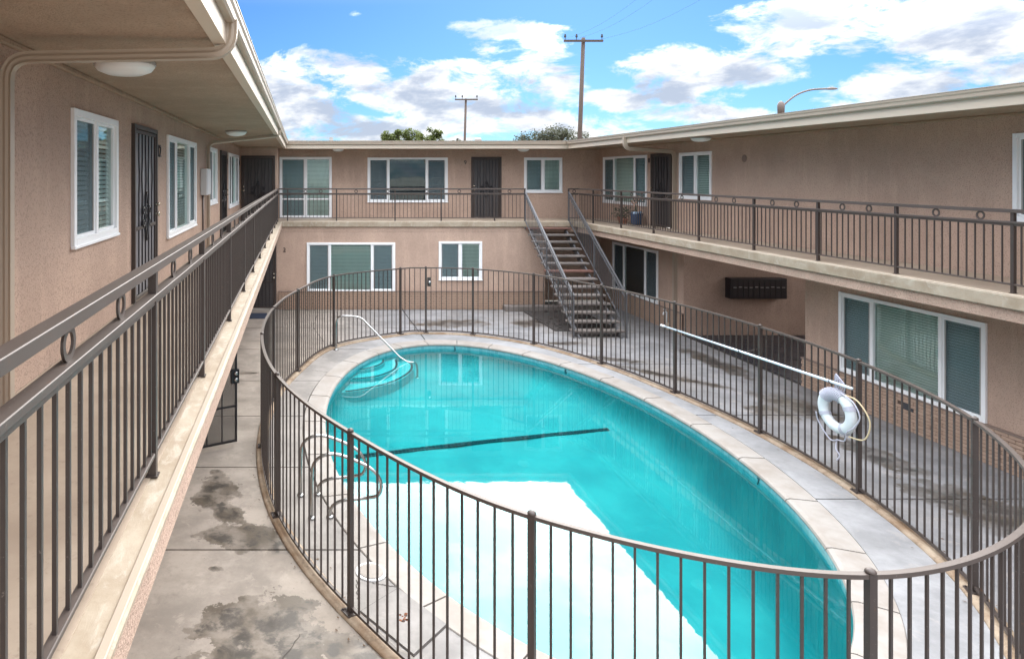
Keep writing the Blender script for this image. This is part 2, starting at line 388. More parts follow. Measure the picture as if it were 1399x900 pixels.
def obj(name, bm, m, parent=None, smooth=False, bevel=0, base=None, seg=1):
    """bm in world coordinates"""
    off = wloc(parent) if parent else Vector(base or (0,0,0))
    if off.length: bmesh.ops.translate(bm, verts=bm.verts, vec=-off)
    o = bpy.data.objects.new(name, mesh(name, bm, m, smooth, bevel, seg)); COL.objects.link(o)
    if parent: o.parent = parent
    else: o.location = off
    return o
def local(name, bm, m, parent, smooth=False, bevel=0, flat_normal=None):
    """bm already in the parent's local space"""
    me = mesh(name, bm, m, smooth, bevel)
    if flat_normal and me.polygons[0].normal.dot(Vector(flat_normal)) < 0: me.flip_normals()
    o = bpy.data.objects.new(name, me); COL.objects.link(o); o.parent = parent; return o
def thing(name, label, cat, loc, group=None):
    o = bpy.data.objects.new(name, None); COL.objects.link(o); o.location = loc; o.empty_display_size = .2
    return tag(o, label, cat, group)
def tag(o, label, cat, group=None):
    o['label'] = label; o['category'] = cat
    if group: o['group'] = group
    return o
def struct(name, bm, m, **kw):
    o = obj(name, bm, m, **kw); o['kind'] = 'structure'; return o
def stuff(o): o['kind'] = 'stuff'; return o
def text_mesh(s, size, depth=.006):
    c = bpy.data.curves.new('digits', 'FONT'); c.body = s; c.size = size; c.extrude = depth; c.align_x = 'CENTER'; c.align_y = 'CENTER'
    o = bpy.data.objects.new('digits', c); COL.objects.link(o)
    me = bpy.data.meshes.new_from_object(o.evaluated_get(bpy.context.evaluated_depsgraph_get()))
    bpy.data.objects.remove(o); me.materials.clear(); return me

# ------------------------------------------------------------------ levels
DK = EYE-1.506               # deck top
XL, XR = -1.97, 10.36        # wing wall planes
YB = 23.1                    # back wall of the upper floor
YE = 21.5                    # deck edge of the back wing
EL, ER = -.597, 8.86         # deck edges of side wings
def ZI(y): return EYE-y      # height from distance below the eye

def wall(bm, axis, pos, th, a0, a1, z0, z1, openings):
    """wall slab in plane axis=pos, thickness th on the far side, with rectangular openings (a,b,zb,zt)"""
    A = sorted({a0, a1, *[v for o in openings for v in o[:2] if a0 < v < a1]}); Z = sorted({z0, z1, *[v for o in openings for v in o[2:] if z0 < v < z1]})
    for a, b in zip(A, A[1:]):
        run = None
        for z, w in zip(Z, Z[1:]):
            mid = ((a+b)/2, (z+w)/2)
            hole = any(o[0] < mid[0] < o[1] and o[2] < mid[1] < o[3] for o in openings)
            if hole:
                if run: _wb(bm, axis, pos, th, a, b, *run); run = None
            else: run = (run[0] if run else z, w)
        if run: _wb(bm, axis, pos, th, a, b, *run)
def _wb(bm, axis, pos, th, a, b, z, w):
    p, q = sorted((pos, pos+th))
    if axis == 'x': box(bm, p, q, a, b, z, w)
    else: box(bm, a, b, p, q, z, w)

ROT = {'back': 0.0, 'right': -pi/2, 'left': pi/2}
# ------------------------------------------------------------------ windows and doors
def window(wing, side, loc, w, h, kind='xo', blind='blind', label=None, fill='blind', midrail=False):
    """loc = world position of the outer bottom-left corner as seen from outside, on the wall face. local x right, y inward"""
    bm = new_bm(); f = .065; yo, yi = -.035, .09
    box(bm, 0, f, yo, yi, 0, h); box(bm, w-f, w, yo, yi, 0, h)
    box(bm, f, w-f, yo, yi, 0, f); box(bm, f, w-f, yo, yi, h-f, h)
    box(bm, -.015, w+.015, yo-.012, yo+.03, -.02, .006)
    if kind == 'xox': mull = [.265*w, .735*w]
    else: mull = [w/2]
    for x in mull: box(bm, x-.03, x+.03, yo+.012, yi-.003, f, h-f)
    # sash edges
    cells = list(zip([f]+[x+.03 for x in mull], [x-.03 for x in mull]+[w-f]))
    for i, (a, b) in enumerate(cells):
        s = .028; yy = (yo+.028, yi-.03)
        if kind == 'xox' and i == 1: continue
        box(bm, a, a+s, *yy, f, h-f); box(bm, b-s, b, *yy, f, h-f); box(bm, a+s, b-s, *yy, f, f+s); box(bm, a+s, b-s, *yy, h-f-s, h-f)
    if midrail: box(bm, f, w-f, yo+.02, yi-.01, h*.30, h*.30+.05)
    o = link('window', mesh('window', bm, 'vinyl', bevel=.004), wing, loc, ROT[side])
    if label: o['label'] = label
    for i, (a, b) in enumerate(cells):
        bm = new_bm(); bm.faces.new([bm.verts.new(c) for c in ((a-.005, .022, f-.005), (b+.005, .022, f-.005), (b+.005, .022, h-f+.005), (a-.005, .022, h-f+.005))]); local('pane', bm, 'glass', o, flat_normal=(0, -1, 0))
        scr = (kind == 'xo' and i == 0) or (kind == 'xox' and i != 1)
        if scr:
            bm = new_bm(); box(bm, a+.01, b-.01, .004, .006, f+.02, h-f-.02); local('insect_screen', bm, 'screen', o)
            bm = new_bm()
            box(bm, a+.028, a+.048, -.004, .012, f+.03, h-f-.03); box(bm, b-.048, b-.028, -.004, .012, f+.03, h-f-.03)
            local('screen_frame', bm, 'galv', o)
    # slatted blind behind the glass
    bm = new_bm(); n = int((h-.16)/.045)
    if fill == 'blind':
        for k in range(n):
            z = f+.03+k*.045; y = .042
            vs = [bm.verts.new(c) for c in ((f+.01, y-.004, z-.018), (w-f-.01, y-.004, z-.018), (w-f-.01, y+.022, z+.013), (f+.01, y+.022, z+.013))]
            bm.faces.new(vs)
        stuff(local('blind', bm, blind, o))
    bm = new_bm(); n = 40
    for k in range(n):
        x0 = f+(w-2*f)*k/n; x1 = f+(w-2*f)*(k+1)/n; y0 = .135+.018*sin(k*1.7); y1 = .135+.018*sin((k+1)*1.7)
        bm.faces.new([bm.verts.new(c) for c in ((x0, y0, 0), (x1, y1, 0), (x1, y1, h), (x0, y0, h))])
    local('window_backing', bm, 'dark' if blind == 'darkblind' else 'window_backing', o, smooth=True)  # backing sheet; behind dark blinds its colour paints the unlit room
    return o
def secdoor(wing, side, loc, w, h, hinge_left=True, bars=6, scroll=True, panel='door'):
    bm = new_bm(); f = .055
    for b in ((0, f, 0, h), (w-f, w, 0, h), (f, w-f, h-f, h)): box(bm, b[0], b[1], -.045, .06, b[2], b[3])
    g = f+.008
    for b in ((g, g+.04, .03, h-g), (w-g-.04, w-g, .03, h-g)): box(bm, b[0], b[1], -.035, .0, b[2], b[3])
    for z in (.03, h*.40, h-g-.04): box(bm, g+.04, w-g-.04, -.034, -.002, z, z+.04)
    o = link('security_door', mesh('security_door', bm, 'steel', bevel=.003), wing, loc, ROT[side])
    bm = new_bm(); box(bm, g+.02, w-g-.02, -.008, .03, .05, h-g-.02); local('mesh_panel', bm, panel, o)
    bb = new_bm(); x0, x1 = g+.04, w-g-.04
    for k in range(1, bars):
        x = x0+(x1-x0)*k/bars; amp = .022*(1 if k % 2 else -1)
        pts = [(x+amp*max(0, sin((z-h*.62)/(h*.33)*pi*2)) if z > h*.62 else x, -.022, z) for z in [.07+(h-g-.11)*j/24 for j in range(25)]]
        nb = new_bm(); sweep(nb, pts, rect(.016, .016), up=Vector((0,1,0))); local('bar', nb, 'black', o)
    if scroll:
        sc = new_bm(); cx, cz = w/2, h*.47
        sweep(sc, smooth_path([(cx, -.036, cz-.30), (cx-.11, -.036, cz-.02), (cx, -.036, cz+.30)], 6), circ(.014, 6), up=Vector((0,1,0)))
        sweep(sc, smooth_path([(cx, -.036, cz-.30), (cx+.11, -.036, cz-.02), (cx, -.036, cz+.30)], 6), circ(.014, 6), up=Vector((0,1,0)))
        for sx in (-1, 1):
            for sz in (-1, 1):
                pts = [(cx+sx*(.17-.055*cos(a)*(1-a/9)), -.036, cz+sz*(.07+.055*sin(a)*(1-a/9))) for a in [j*.55 for j in range(13)]]
                sweep(sc, pts, circ(.014, 6), up=Vector((0,1,0)))
        for dzz in (-.12, 0, .12):
            sweep(sc, [(cx+.03*cos(a), -.036, cz+dzz+.03*sin(a)) for a in [2*pi*j/10 for j in range(10)]], circ(.006, 5), up=Vector((0,1,0)), closed=True)
        local('scroll_ornament', sc, 'black', o, smooth=True)
    hb = new_bm(); hx = w-g-.02 if hinge_left else g+.02
    for zz, r in ((h*.47, .032), (h*.53, .026)):
        k = new_bm()
        for ring_y, rr in ((-.036, r), (-.05, r*.8)): pass
        sweep(hb, [(hx, -.034, zz), (hx, -.05, zz), (hx, -.07, zz), (hx, -.085, zz)], circ(r, 12), up=Vector((0,0,1)), taper=[1, .6, 1, .7]); k.free()
    local('door_handle', hb, 'brass', o, smooth=True)
    return o
def digits(wing, side, s, loc, size=.16):
    me = text_mesh(s, size)
    me.materials.append(M['black'])
    o = bpy.data.objects.new('door_number', me); COL.objects.link(o); o.parent = wing
    o.location = Vector(loc)-wloc(wing)
    o.rotation_euler = (pi/2, 0, ROT[side]); return o
def ceiling_light(wing, x, y, z, r=.19):
    bm = new_bm(); lathe(bm, [(r*.5, 0), (r*.96, 0), (r, -.012), (r, -.03), (r*.93, -.034)], (x, y, z), 28)
    o = obj('ceiling_light', bm, 'galv', wing, smooth=False)
    bm = new_bm(); lathe(bm, [(r*.94, -.02), (r*.96, -.045), (r*.86, -.075), (r*.6, -.10), (r*.25, -.112), (.01, -.114)], (x, y, z), 28)
    bmesh.ops.translate(bm, verts=bm.verts, vec=-wloc(wing)); local('diffuser', bm, 'light', o, smooth=True)
def pipe(wing, pts, w=.085, d=.065, name='downspout', m='beige', up=Vector((0,1,0))):
    bm = new_bm(); sweep(bm, pts, [(-w/2, -d/2), (-w/4, -d/2+.006), (0, -d/2), (w/4, -d/2+.006), (w/2, -d/2), (w/2, d/2), (w/4, d/2-.006), (0, d/2), (-w/4, d/2-.006), (-w/2, d/2)], up=up)
    return obj(name, bm, m, wing)
def arc_corner(a, b, c, r, n=6):
    a, b, c = Vector(a), Vector(b), Vector(c); p = b+(a-b).normalized()*r; q = b+(c-b).normalized()*r
    return [p*(1-t)**2+b*2*t*(1-t)+q*t*t for t in [i/n for i in range(n+1)]]
def elbow_path(pts, r=.1):
    out = [Vector(pts[0])]
    for i in range(1, len(pts)-1): out += arc_corner(pts[i-1], pts[i], pts[i+1], r)
    return out+[Vector(pts[-1])]

# ------------------------------------------------------------------ ground
XC, YC, PA, PB = 3.6, 11.3, 3.2, 5.85
CW = .36
def ell(a, b, t): return (XC+a*cos(t), YC+b*sin(t))
def ellx(a, b, y, side):
    q = 1-((y-YC)/b)**2
    return XC + side*a*sqrt(q) if q > 0 else None
bm = new_bm()
R = 900
nE = 96; r1, r2 = [[bm.verts.new((XC+ax*cos(2*pi*i/nE), YC+bx_*sin(2*pi*i/nE), -.06)) for i in range(nE)] for ax, bx_ in ((PA+.1, PB+.1), (R, R))]
for i in range(nE): bm.faces.new((r1[i], r1[(i+1) % nE], r2[(i+1) % nE], r2[i]))
struct('ground', bm, 'ground')
courtyard = struct('courtyard_paving', (lambda b: (box(b, XL-.5, XL-.4, -2, -1.9, -.05, -.03), b)[1])(new_bm()), 'joint')
# fence line
FP = [(-.30,8.44), (-.616,10.58), (-.52,12.72), (-.07,14.66), (.83,16.76), (2.70,18.06), (3.42,18.22), (4.65,18.0), (5.94,16.99), (6.87,15.22),
      (7.41,13.19), (7.69,11.15), (7.59,9.06), (6.97,6.89), (5.62,5.08), (3.62,4.232), (1.72,4.96), (.49,6.57)]
K = 24
fline = smooth_path([(x, y, 0) for x, y in FP], K, True)
def fence_x(y, side):
    best = None; n = len(fline)
    for i in range(n):
        a, b = fline[i], fline[(i+1) % n]
        if (a.y-y)*(b.y-y) <= 0 and a.y != b.y:
            x = a.x+(b.x-a.x)*(y-a.y)/(b.y-a.y)
            if best is None or (side < 0 and x < best) or (side > 0 and x > best): best = x
    return best
def slab(fL, fR, y0, y1, m, top=0.0, n=24, g=.015):
    L, Rr = [], []
    for i in range(n+1):
        y = y0+g+(y1-y0-2*g)*i/n; a, b = fL(y), fR(y)
        if a is None or b is None or b-a < .03: continue
        L.append((a+g, y)); Rr.append((b-g, y))
    if len(L) < 2: return
    bm = new_bm(); prism(bm, L[::-1]+Rr if False else Rr+L[::-1], top-.12, top)
    o = obj('concrete_slab', bm, m, courtyard)
rowsL = [-1, 2.0, 4.6, 7.72, 9.9, 12.0, 14.06, 16.6, 18.9, 21.45]
rowsR = [-1, 2.9, 5.9, 8.93, 12.05, 15.3, 18.3, 21.45]
XS = 3.27
e2a, e2b = PA+CW, PB+CW
for rows, side in ((rowsL, -1), (rowsR, 1)):
    for a, b in zip(rows, rows[1:]):
        cuts = [a] + [c for c in (YC-e2b, YC+e2b, 4.232, 18.22) if a < c < b] + [b]
        # outer pieces
        def fx(y, s=side):
            v = fence_x(y, s); 
            return v if v is not None else XS
        def ex(y, s=side):
            v = ellx(e2a, e2b, y, s); return v if v is not None else XS
        top = 0.0
        if side < 0:
            slab(lambda y: XL, lambda y: min(fx(y), XS), a, b, 'slab_out', top, 40)
            slab(lambda y: fx(y) if fence_x(y, -1) is not None else None, lambda y: min(ex(y), XS), a, b, 'slab_in', top, 40)
        else:
            slab(lambda y: max(fx(y), XS), lambda y: 10.33 if y < 13.6 else 10.33, a, b, 'slab_out', top, 40)
            slab(lambda y: max(ex(y), XS), lambda y: fx(y) if fence_x(y, 1) is not None else None, a, b, 'slab_in', top, 40)
# curb under the fence
bm = new_bm(); sweep(bm, [(p.x, p.y, 0) for p in fline], [(-.09, -.02), (-.085, .022), (-.05, .035), (.05, .035), (.085, .022), (.09, -.02)], closed=True)
obj('curb', bm, 'curb', courtyard, smooth=True)
# far right passage and planting bed
bm = new_bm(); box(bm, 10.33, 17.5, 13.5, 18.1, -.10, -.004); pf = struct('passage_floor', bm, 'joint')
nx, ny = 9, 7
for i in range(nx):
    for j in range(ny):
        bm = new_bm(); x0 = 10.4+i*.6; y0 = 13.6+j*.63; box(bm, x0, x0+.585, y0, y0+.615, -.004, .012+random.uniform(0, .004)); obj('floor_tile', bm, 'floor_dark', pf)
bm = new_bm(); box(bm, 7.05, 8.9, 18.5, 21.44, .004, .03)
for k in range(60): 
    x, y = random.uniform(7.1, 8.8), random.uniform(18.6, 21.3); r = random.uniform(.03, .08); lathe(bm, [(r, 0), (r*.9, r*.5), (r*.3, r*.8)], (x, y, .025), 6)
struct('planting_bed', bm, 'soil')
# ------------------------------------------------------------------ swimming pool
pool = bpy.data.objects.new('swimming_pool', None); COL.objects.link(pool); pool.location = (XC, YC, 0); pool['kind'] = 'structure'
WZ = -.125
def depth(y):
    if y > 13.2: return .60-.20*min(1, (y-13.2)/2.0)
    t = min(1, (13.2-y)/5.2); return .60+.97*(t*t*(3-2*t))
bm = new_bm(); nT = 120; uvl = bm.loops.layers.uv.new('UVMap')
prof = [(1.0, None, -.20), (1.0, .45, None), (.985, .75, None), (.95, .93, None), (.90, 1, None), (.7, 1, None), (.45, 1, None), (.2, 1, None)]
rings = []
for k, dd, zf in prof:
    ring = []
    for i in range(nT):
        x, y = ell(PA*k, PB*k, 2*pi*i/nT); z = zf if zf is not None else WZ-depth(y)*dd
        ring.append(bm.verts.new((x, y, z)))
    rings.append(ring)
for a, b in zip(rings, rings[1:]):
    for i in range(nT): bm.faces.new((a[i], a[(i+1) % nT], b[(i+1) % nT], b[i]))
c = bm.verts.new((XC, YC, WZ-depth(YC)))
for i in range(nT): bm.faces.new((rings[-1][i], rings[-1][(i+1) % nT], c))
for f in bm.faces: f.normal_update()
basin = obj('basin', bm, 'plaster', pool, smooth=True)
bm = new_bm(); uvl = bm.loops.layers.uv.new('UVMap')
per = 0; us = [0]
for i in range(nT):
    a, b = Vector(ell(PA, PB, 2*pi*i/nT)), Vector(ell(PA, PB, 2*pi*(i+1)/nT)); per += (b-a).length; us.append(per)
for i in range(nT):
    a, b = ell(PA-.006, PB-.006, 2*pi*i/nT), ell(PA-.006, PB-.006, 2*pi*(i+1)/nT)
    f = bm.faces.new([bm.verts.new((*a, -.225)), bm.verts.new((*b, -.225)), bm.verts.new((*b, -.045)), bm.verts.new((*a, -.045))])
    for l, uv in zip(f.loops, ((us[i], 0), (us[i+1], 0), (us[i+1], .2), (us[i], .2))): l[uvl].uv = uv
obj('waterline_tiles', bm, 'tile', pool)
# coping stones
nS = 27; 
for s in range(nS):
    bm = new_bm(); t0 = 2*pi*(s+.2)/nS; t1 = 2*pi*(s+1.2)/nS; g = .0022; m_ = 7; sec = []
    for i in range(m_+1):
        t = t0+g+(t1-t0-2*g)*i/m_; ring = []
        for off, z in ((-.02, -.055), (-.03, -.03), (-.018, -.004), (.03, .010), (CW-.012, .010), (CW-.004, .0), (CW-.004, -.06)):
            n = Vector((cos(t)/PA, sin(t)/PB)).normalized(); p = Vector(ell(PA, PB, t))+n*off
            ring.append(bm.verts.new((p.x, p.y, z+.003)))
        sec.append(ring)
    for a, b in zip(sec, sec[1:]):
        for j in range(7): bm.faces.new((a[j], a[(j+1) % 7], b[(j+1) % 7], b[j]))
    bm.faces.new(sec[0][::-1]); bm.faces.new(sec[-1])
    obj('coping_stone', bm, 'coping', pool, smooth=False)
# steps in the far left end
lines = [([(1.31,15.4), (1.55,15.5), (1.80,15.7), (2.0,16.0), (2.06,16.42)], -.05),
         ([(1.10,14.95), (1.4,15.02), (1.8,15.2), (2.2,15.65), (2.36,16.15), (2.38,16.70)], -.13),
         ([(.87,14.34), (1.3,14.5), (1.99,14.95), (2.5,15.6), (2.74,16.2), (2.77,16.93)], -.22)]
stp = None
for pts, z in lines:
    pl = smooth_path([(x, y, 0) for x, y in pts], 5)
    a0 = math.atan2((pl[0].y-YC)/PB, (pl[0].x-XC)/PA); a1 = math.atan2((pl[-1].y-YC)/PB, (pl[-1].x-XC)/PA)
    pl = [p if ((p.x-XC)/PA)**2+((p.y-YC)/PB)**2 < 1 else Vector((*ell(PA, PB, math.atan2((p.y-YC)/PB, (p.x-XC)/PA)), 0)) for p in pl]
    arc = [ell(PA*1.004, PB*1.004, a1+(a0-a1)*i/10) for i in range(11)]
    poly = [(p.x, p.y) for p in pl]+arc
    bm = new_bm(); prism(bm, poly, WZ-.75, WZ+z); st = obj('pool_step', bm, 'plasterstep', pool)
    bm = new_bm(); sweep(bm, [(p.x-.03, p.y+.04, WZ+z+.004) for p in pl[2:-2]], rect(.05, .012)); obj('step_edge_tiles', bm, 'darktile', pool)
# dark line of tiles across the floor where the slope starts
bm = new_bm(); pts = []
n = 70; P0, P1 = (1.0, 12.2), (6.12, 13.25)
for i in range(n):
    for j in range(2):
        t0, t1 = i/n+.0008, (i+1)/n-.0008
        x0, y0 = P0[0]+(P1[0]-P0[0])*t0, P0[1]+(P1[1]-P0[1])*t0+j*.062-.062; x1, y1 = P0[0]+(P1[0]-P0[0])*t1, P0[1]+(P1[1]-P0[1])*t1+j*.062-.062
        z = WZ-depth((y0+y1)/2)+.012
        r0 = sqrt(((x0-XC)/PA)**2+((y0-YC)/PB)**2)
        prism(bm, [(x0, y0), (x1, y1), (x1, y1+.059), (x0, y0+.059)], z-.01, z+.004)
obj('depth_line_tiles', bm, 'darktile', pool)
for s, (x, y) in (('3', (3.95, 0)), ('5', (6.25, 0)), ('7', (6.72, 0))):
    t = {'3': math.acos((3.95-XC)/PA), '5': math.acos((6.02-XC)/PA), '7': math.acos((6.68-XC)/PA)*-1*(-1 if s == '5' else 1)}[s]
    px, py = ell(PA-.012, PB-.012, t); nn = Vector((cos(t)/PA, sin(t)/PB)).normalized()
    me = text_mesh(s, .15, .003); me.materials.append(M['darktile'])
    o = link('depth_marker', me, pool, (px, py, -.135), 0, (pi/2, 0, math.atan2(nn.y, nn.x)-pi/2))
bm = new_bm(); prism(bm, [ell(PA-.003, PB-.003, 2*pi*i/nT) for i in range(nT)], WZ-.001, WZ)
for f in [f for f in bm.faces if f.normal.z < .5 and True]: pass
bm.free(); bm = new_bm(); bm.faces.new([bm.verts.new((*ell(PA-.003, PB-.003, 2*pi*i/nT), WZ)) for i in range(nT)])
wo_ = struct('pool_water', bm, 'water')
if wo_.data.polygons[0].normal.z < 0: wo_.data.flip_normals()

# ------------------------------------------------------------------ buildings
left = thing('apartment_building', 'left two-storey brown stucco apartment wing seen along its upper walkway wall', 'building', (XL, 10, 0))
back = thing('apartment_building', 'back two-storey brown stucco apartment wing facing the viewer across the pool, behind the stairs', 'building', (4, YB, 0))
right = thing('apartment_building', 'right two-storey brown stucco apartment wing with mailbox passage and long upper balcony', 'building', (XR, 10, 0))
def zs(top, bot): return (EYE-bot, EYE-top)
# --- left wing
Lw = [(5.70, 7.08, *zs(-.575, .62), 'xo'), (9.77, 12.40, *zs(-.59, .92), 'xox'), (14.1, 15.5, *zs(-.60, .64), 'xo'), (18.1, 20.85, *zs(-.60, .90), 'xox')]
Ld = [(7.74, 8.98), (16.2, 17.45)]
ops = [(a+.02, b-.02, z0+.02, z1-.02) for a, b, z0, z1, k in Lw]+[(a, b, DK, EYE+.60) for a, b in Ld]
bm = new_bm(); wall(bm, 'x', XL, -.2, -1, 21.58, DK, EYE+.95, ops); wall(bm, 'x', XL, -.2, -1, 21.58, 0, DK, []); obj('wall', bm, 'stucco', left)
for i, (a, b, z0, z1, k) in enumerate(Lw):
    window(left, 'left', (XL, a, z0), b-a, z1-z0, k, 'blind')
M['doorgrey'] = mat('grey_door_behind_bars', paint((.30, .29, .305), .5, .15))
for a, b in Ld: secdoor(left, 'left', (XL, a, DK), b-a, EYE+.60-DK, True, panel='doorgrey' if a < 10 else 'door')
bm = new_bm(); box(bm, XL-.24, XL-.2, -1, 21.5, DK, EYE+.9); obj('inner_wall', bm, 'dark', left)
# bump wall at the far end with door 10 above and door 2 below
BX = -.75
bm = new_bm(); wall(bm, 'y', 21.58, .2, XL, BX, DK, EYE+.95, [(-1.93, -.83, DK, EYE+.62)]); box(bm, BX-.2, BX, 21.78, YB, DK, EYE+.95); box(bm, -1.93, -.83, 21.74, 21.78, DK, EYE+.7); obj('end_wall', bm, 'stucco', left)
secdoor(left, 'back', (-1.93, 21.58, DK), 1.10, EYE+.62-DK, False, 8)
bm = new_bm(); wall(bm, 'y', 21.55, .2, XL, -.77, 0, DK-.34, [(-2.05+.1, -.80, 0, 2.15)]); box(bm, -1.95, -.80, 21.71, 21.75, 0, 2.15); obj('lower_end_wall', bm, 'stucco', left)
secdoor(left, 'back', (-1.93, 21.55, .02), 1.14, 2.13, True, 8)
digits(left, 'left', '12', (XL+.012, 9.22, EYE+.32), .24); digits(left, 'left', '11', (XL+.012, 17.75, EYE+.35), .22)
digits(left, 'left', '10', (XL+.012, 21.25, EYE+.38), .2)
# --- back wing
Bw = [(-.74, 1.07, *zs(-.62, 1.50), 'xo'), (2.31, 5.09, *zs(-.60, .94), 'xox'), (7.74, 9.06, *zs(-.60, .61), 'xo')]
ops = [(a+.02, b-.02, z0+.02, z1-.02) for a, b, z0, z1, k in Bw]+[(5.91, 6.95, DK, EYE+.62)]
bm = new_bm(); wall(bm, 'y', YB, .2, BX, XR, DK, EYE+.95, ops); obj('wall', bm, 'stucco', back)
window(back, 'back', (-.74, YB, EYE-1.50), 1.81, 2.12, 'xo', 'blind', 'white sliding glass door with low mid rail', midrail=True)
window(back, 'back', (2.31, YB, EYE-.94), 2.78, 1.54, 'xox', 'darkblind', 'wide window with dark blinds')
window(back, 'back', (7.74, YB, EYE-.61), 1.32, 1.21, 'xo', 'blind')
secdoor(back, 'back', (5.91, YB, DK), 1.04, EYE+.62-DK, False, 8)
digits(back, 'back', '9', (5.70, YB-.012, EYE+.42), .2)
bm = new_bm(); box(bm, BX, 10.6, YB+.2, YB+.24, 0, EYE+.9); obj('inner_wall', bm, 'dark', back)
LB = 21.55; s2 = 42.3
low = [(.19, 3.05, *zs(2.19, 3.78), 'xox'), (4.46, 5.86, *zs(2.15, 3.39), 'xo')]
ops = [(a+.02, b-.02, z0+.02, z1-.02) for a, b, z0, z1, k in low]
bm = new_bm(); wall(bm, 'y', LB, .2, -.77, 7.9, 0, DK-.34, ops); box(bm, 7.7, 7.9, LB+.2, YB, 0, DK-.34); wall(bm, 'y', YB-.02, .2, 7.9, XR, 0, DK-.18, []); obj('lower_wall', bm, 'stucco', back)
window(back, 'back', (.19, LB, EYE-3.78), 2.86, 1.59, 'xox', 'blind', 'wide lower window with pale green blinds')
window(back, 'back', (4.46, LB, EYE-3.39), 1.40, 1.24, 'xo', 'blind')
bm = new_bm(); box(bm, -.75, 7.7, LB+.21, LB+.24, 0, DK-.35); obj('inner_wall', bm, 'dark', back)
digits(back, 'back', '2', (-.53, LB-.012, EYE-2.43), .2)
# --- right wing
Ru = [(19.92, 22.78, *zs(-.60, .93), 'xox'), (16.78, 18.2, *zs(-.60, .63), 'xo'), (8.3, 9.67, *zs(-.60, .66), 'xo')]
ops = [(a+.02, b-.02, z0+.02, z1-.02) for a, b, z0, z1, k in Ru]+[(18.57, 19.66, DK, EYE+.62)]
bm = new_bm(); wall(bm, 'x', XR, .2, -1, YB, DK, EYE+.95, ops); obj('wall', bm, 'stucco', right)
for a, b, z0, z1, k in Ru: window(right, 'right', (XR, b, z0), b-a, z1-z0, k, 'blind')
secdoor(right, 'right', (XR, 19.66, DK), 1.09, EYE+.62-DK, False)
digits(right, 'right', '8', (XR-.012, 19.80, EYE+.42), .2)
Rl = [(19.3, 22.1, *zs(2.20, 3.76), 'xox', 'darkblind'), (10.05, 12.80, *zs(2.235, 3.755), 'xox', 'blind')]
bm = new_bm()
ops = [(a+.02, b-.02, z0+.02, z1-.02) for a, b, z0, z1, k, q in Rl]
wall(bm, 'x', XR, .2, 18.03, YB, 0, DK-.18, ops); wall(bm, 'x', XR, .2, -1, 13.68, 0, DK-.18, ops)
box(bm, XR+.2, 17.5, 18.03, 18.23, 0, DK-.18); box(bm, XR+.2, 17.5, 13.48, 13.68, 0, DK-.18); box(bm, 17.3, 17.5, 13.68, 18.03, 0, DK-.18)
obj('lower_wall', bm, 'stucco', right)
for a, b, z0, z1, k, q in Rl: window(right, 'right', (XR, b, z0), b-a, z1-z0, k, q)
bm = new_bm(); box(bm, XR+.22, XR+.25, 19.3, 22.8, 0, EYE+.8); box(bm, XR+.22, XR+.25, 8, 13.4, 0, EYE+.8); box(bm, XR+.22, XR+.25, 13.4, 19.3, DK, EYE+.8); obj('inner_wall', bm, 'dark', right)
# far closing walls behind (outer faces of the block)
# --- decks
def deck(wing, x0, x1, y0, y1):
    bm = new_bm(); box(bm, x0, x1, y0, y1, DK-.175, DK); return obj('walkway_deck', bm, 'ledge', wing, bevel=.012)
bm = new_bm(); box(bm, XL, EL, -1, YE-.003, DK-.035, DK); obj('walkway_deck', bm, 'ledge', left, bevel=.010)
bm = new_bm(); box(bm, XL, EL-.012, -1, YE-.002, DK-.18, DK-.0355); obj('deck_fascia', bm, 'stucco', left)
deck(back, BX, ER, YE, YB)
bm = new_bm(); box(bm, EL-.05, ER+.06, YE+.052, LB+.6, DK-.335, DK-.1755); obj('deck_fascia', bm, 'stucco', back)
deck(right, ER, XR, -1, YB-.003)
bm = new_bm(); box(bm, ER+.055, XR, -1, 21.5, DK-.335, DK-.1755); obj('deck_fascia', bm, 'stucco', right)
# walkway coating sheets inside the railing, white drip lip outside
for wing, b in ((left, (XL, EL-.15, -1, YE-.01)), (back, (-.75, ER-.005, YE+.15, YB-.003)), (right, (ER+.15, XR-.003, -1, YB-.01))):
    bm = new_bm(); box(bm, b[0]+.004, b[1], b[2], b[3], DK+.0005, DK+.005); obj('walkway_coating', bm, 'deck', wing)
bm = new_bm(); box(bm, EL-.045, EL-.008, -1, YE-.01, DK+.0005, DK+.012); obj('deck_lip', bm, 'beige', left, bevel=.004)
bm = new_bm(); box(bm, EL-.04, 7.2, YE+.008, YE+.045, DK+.0005, DK+.012); obj('deck_lip', bm, 'fascia', back, bevel=.004)
bm = new_bm(); box(bm, ER+.008, ER+.045, -1, YE, DK+.0005, DK+.012); obj('deck_lip', bm, 'fascia', right, bevel=.004)
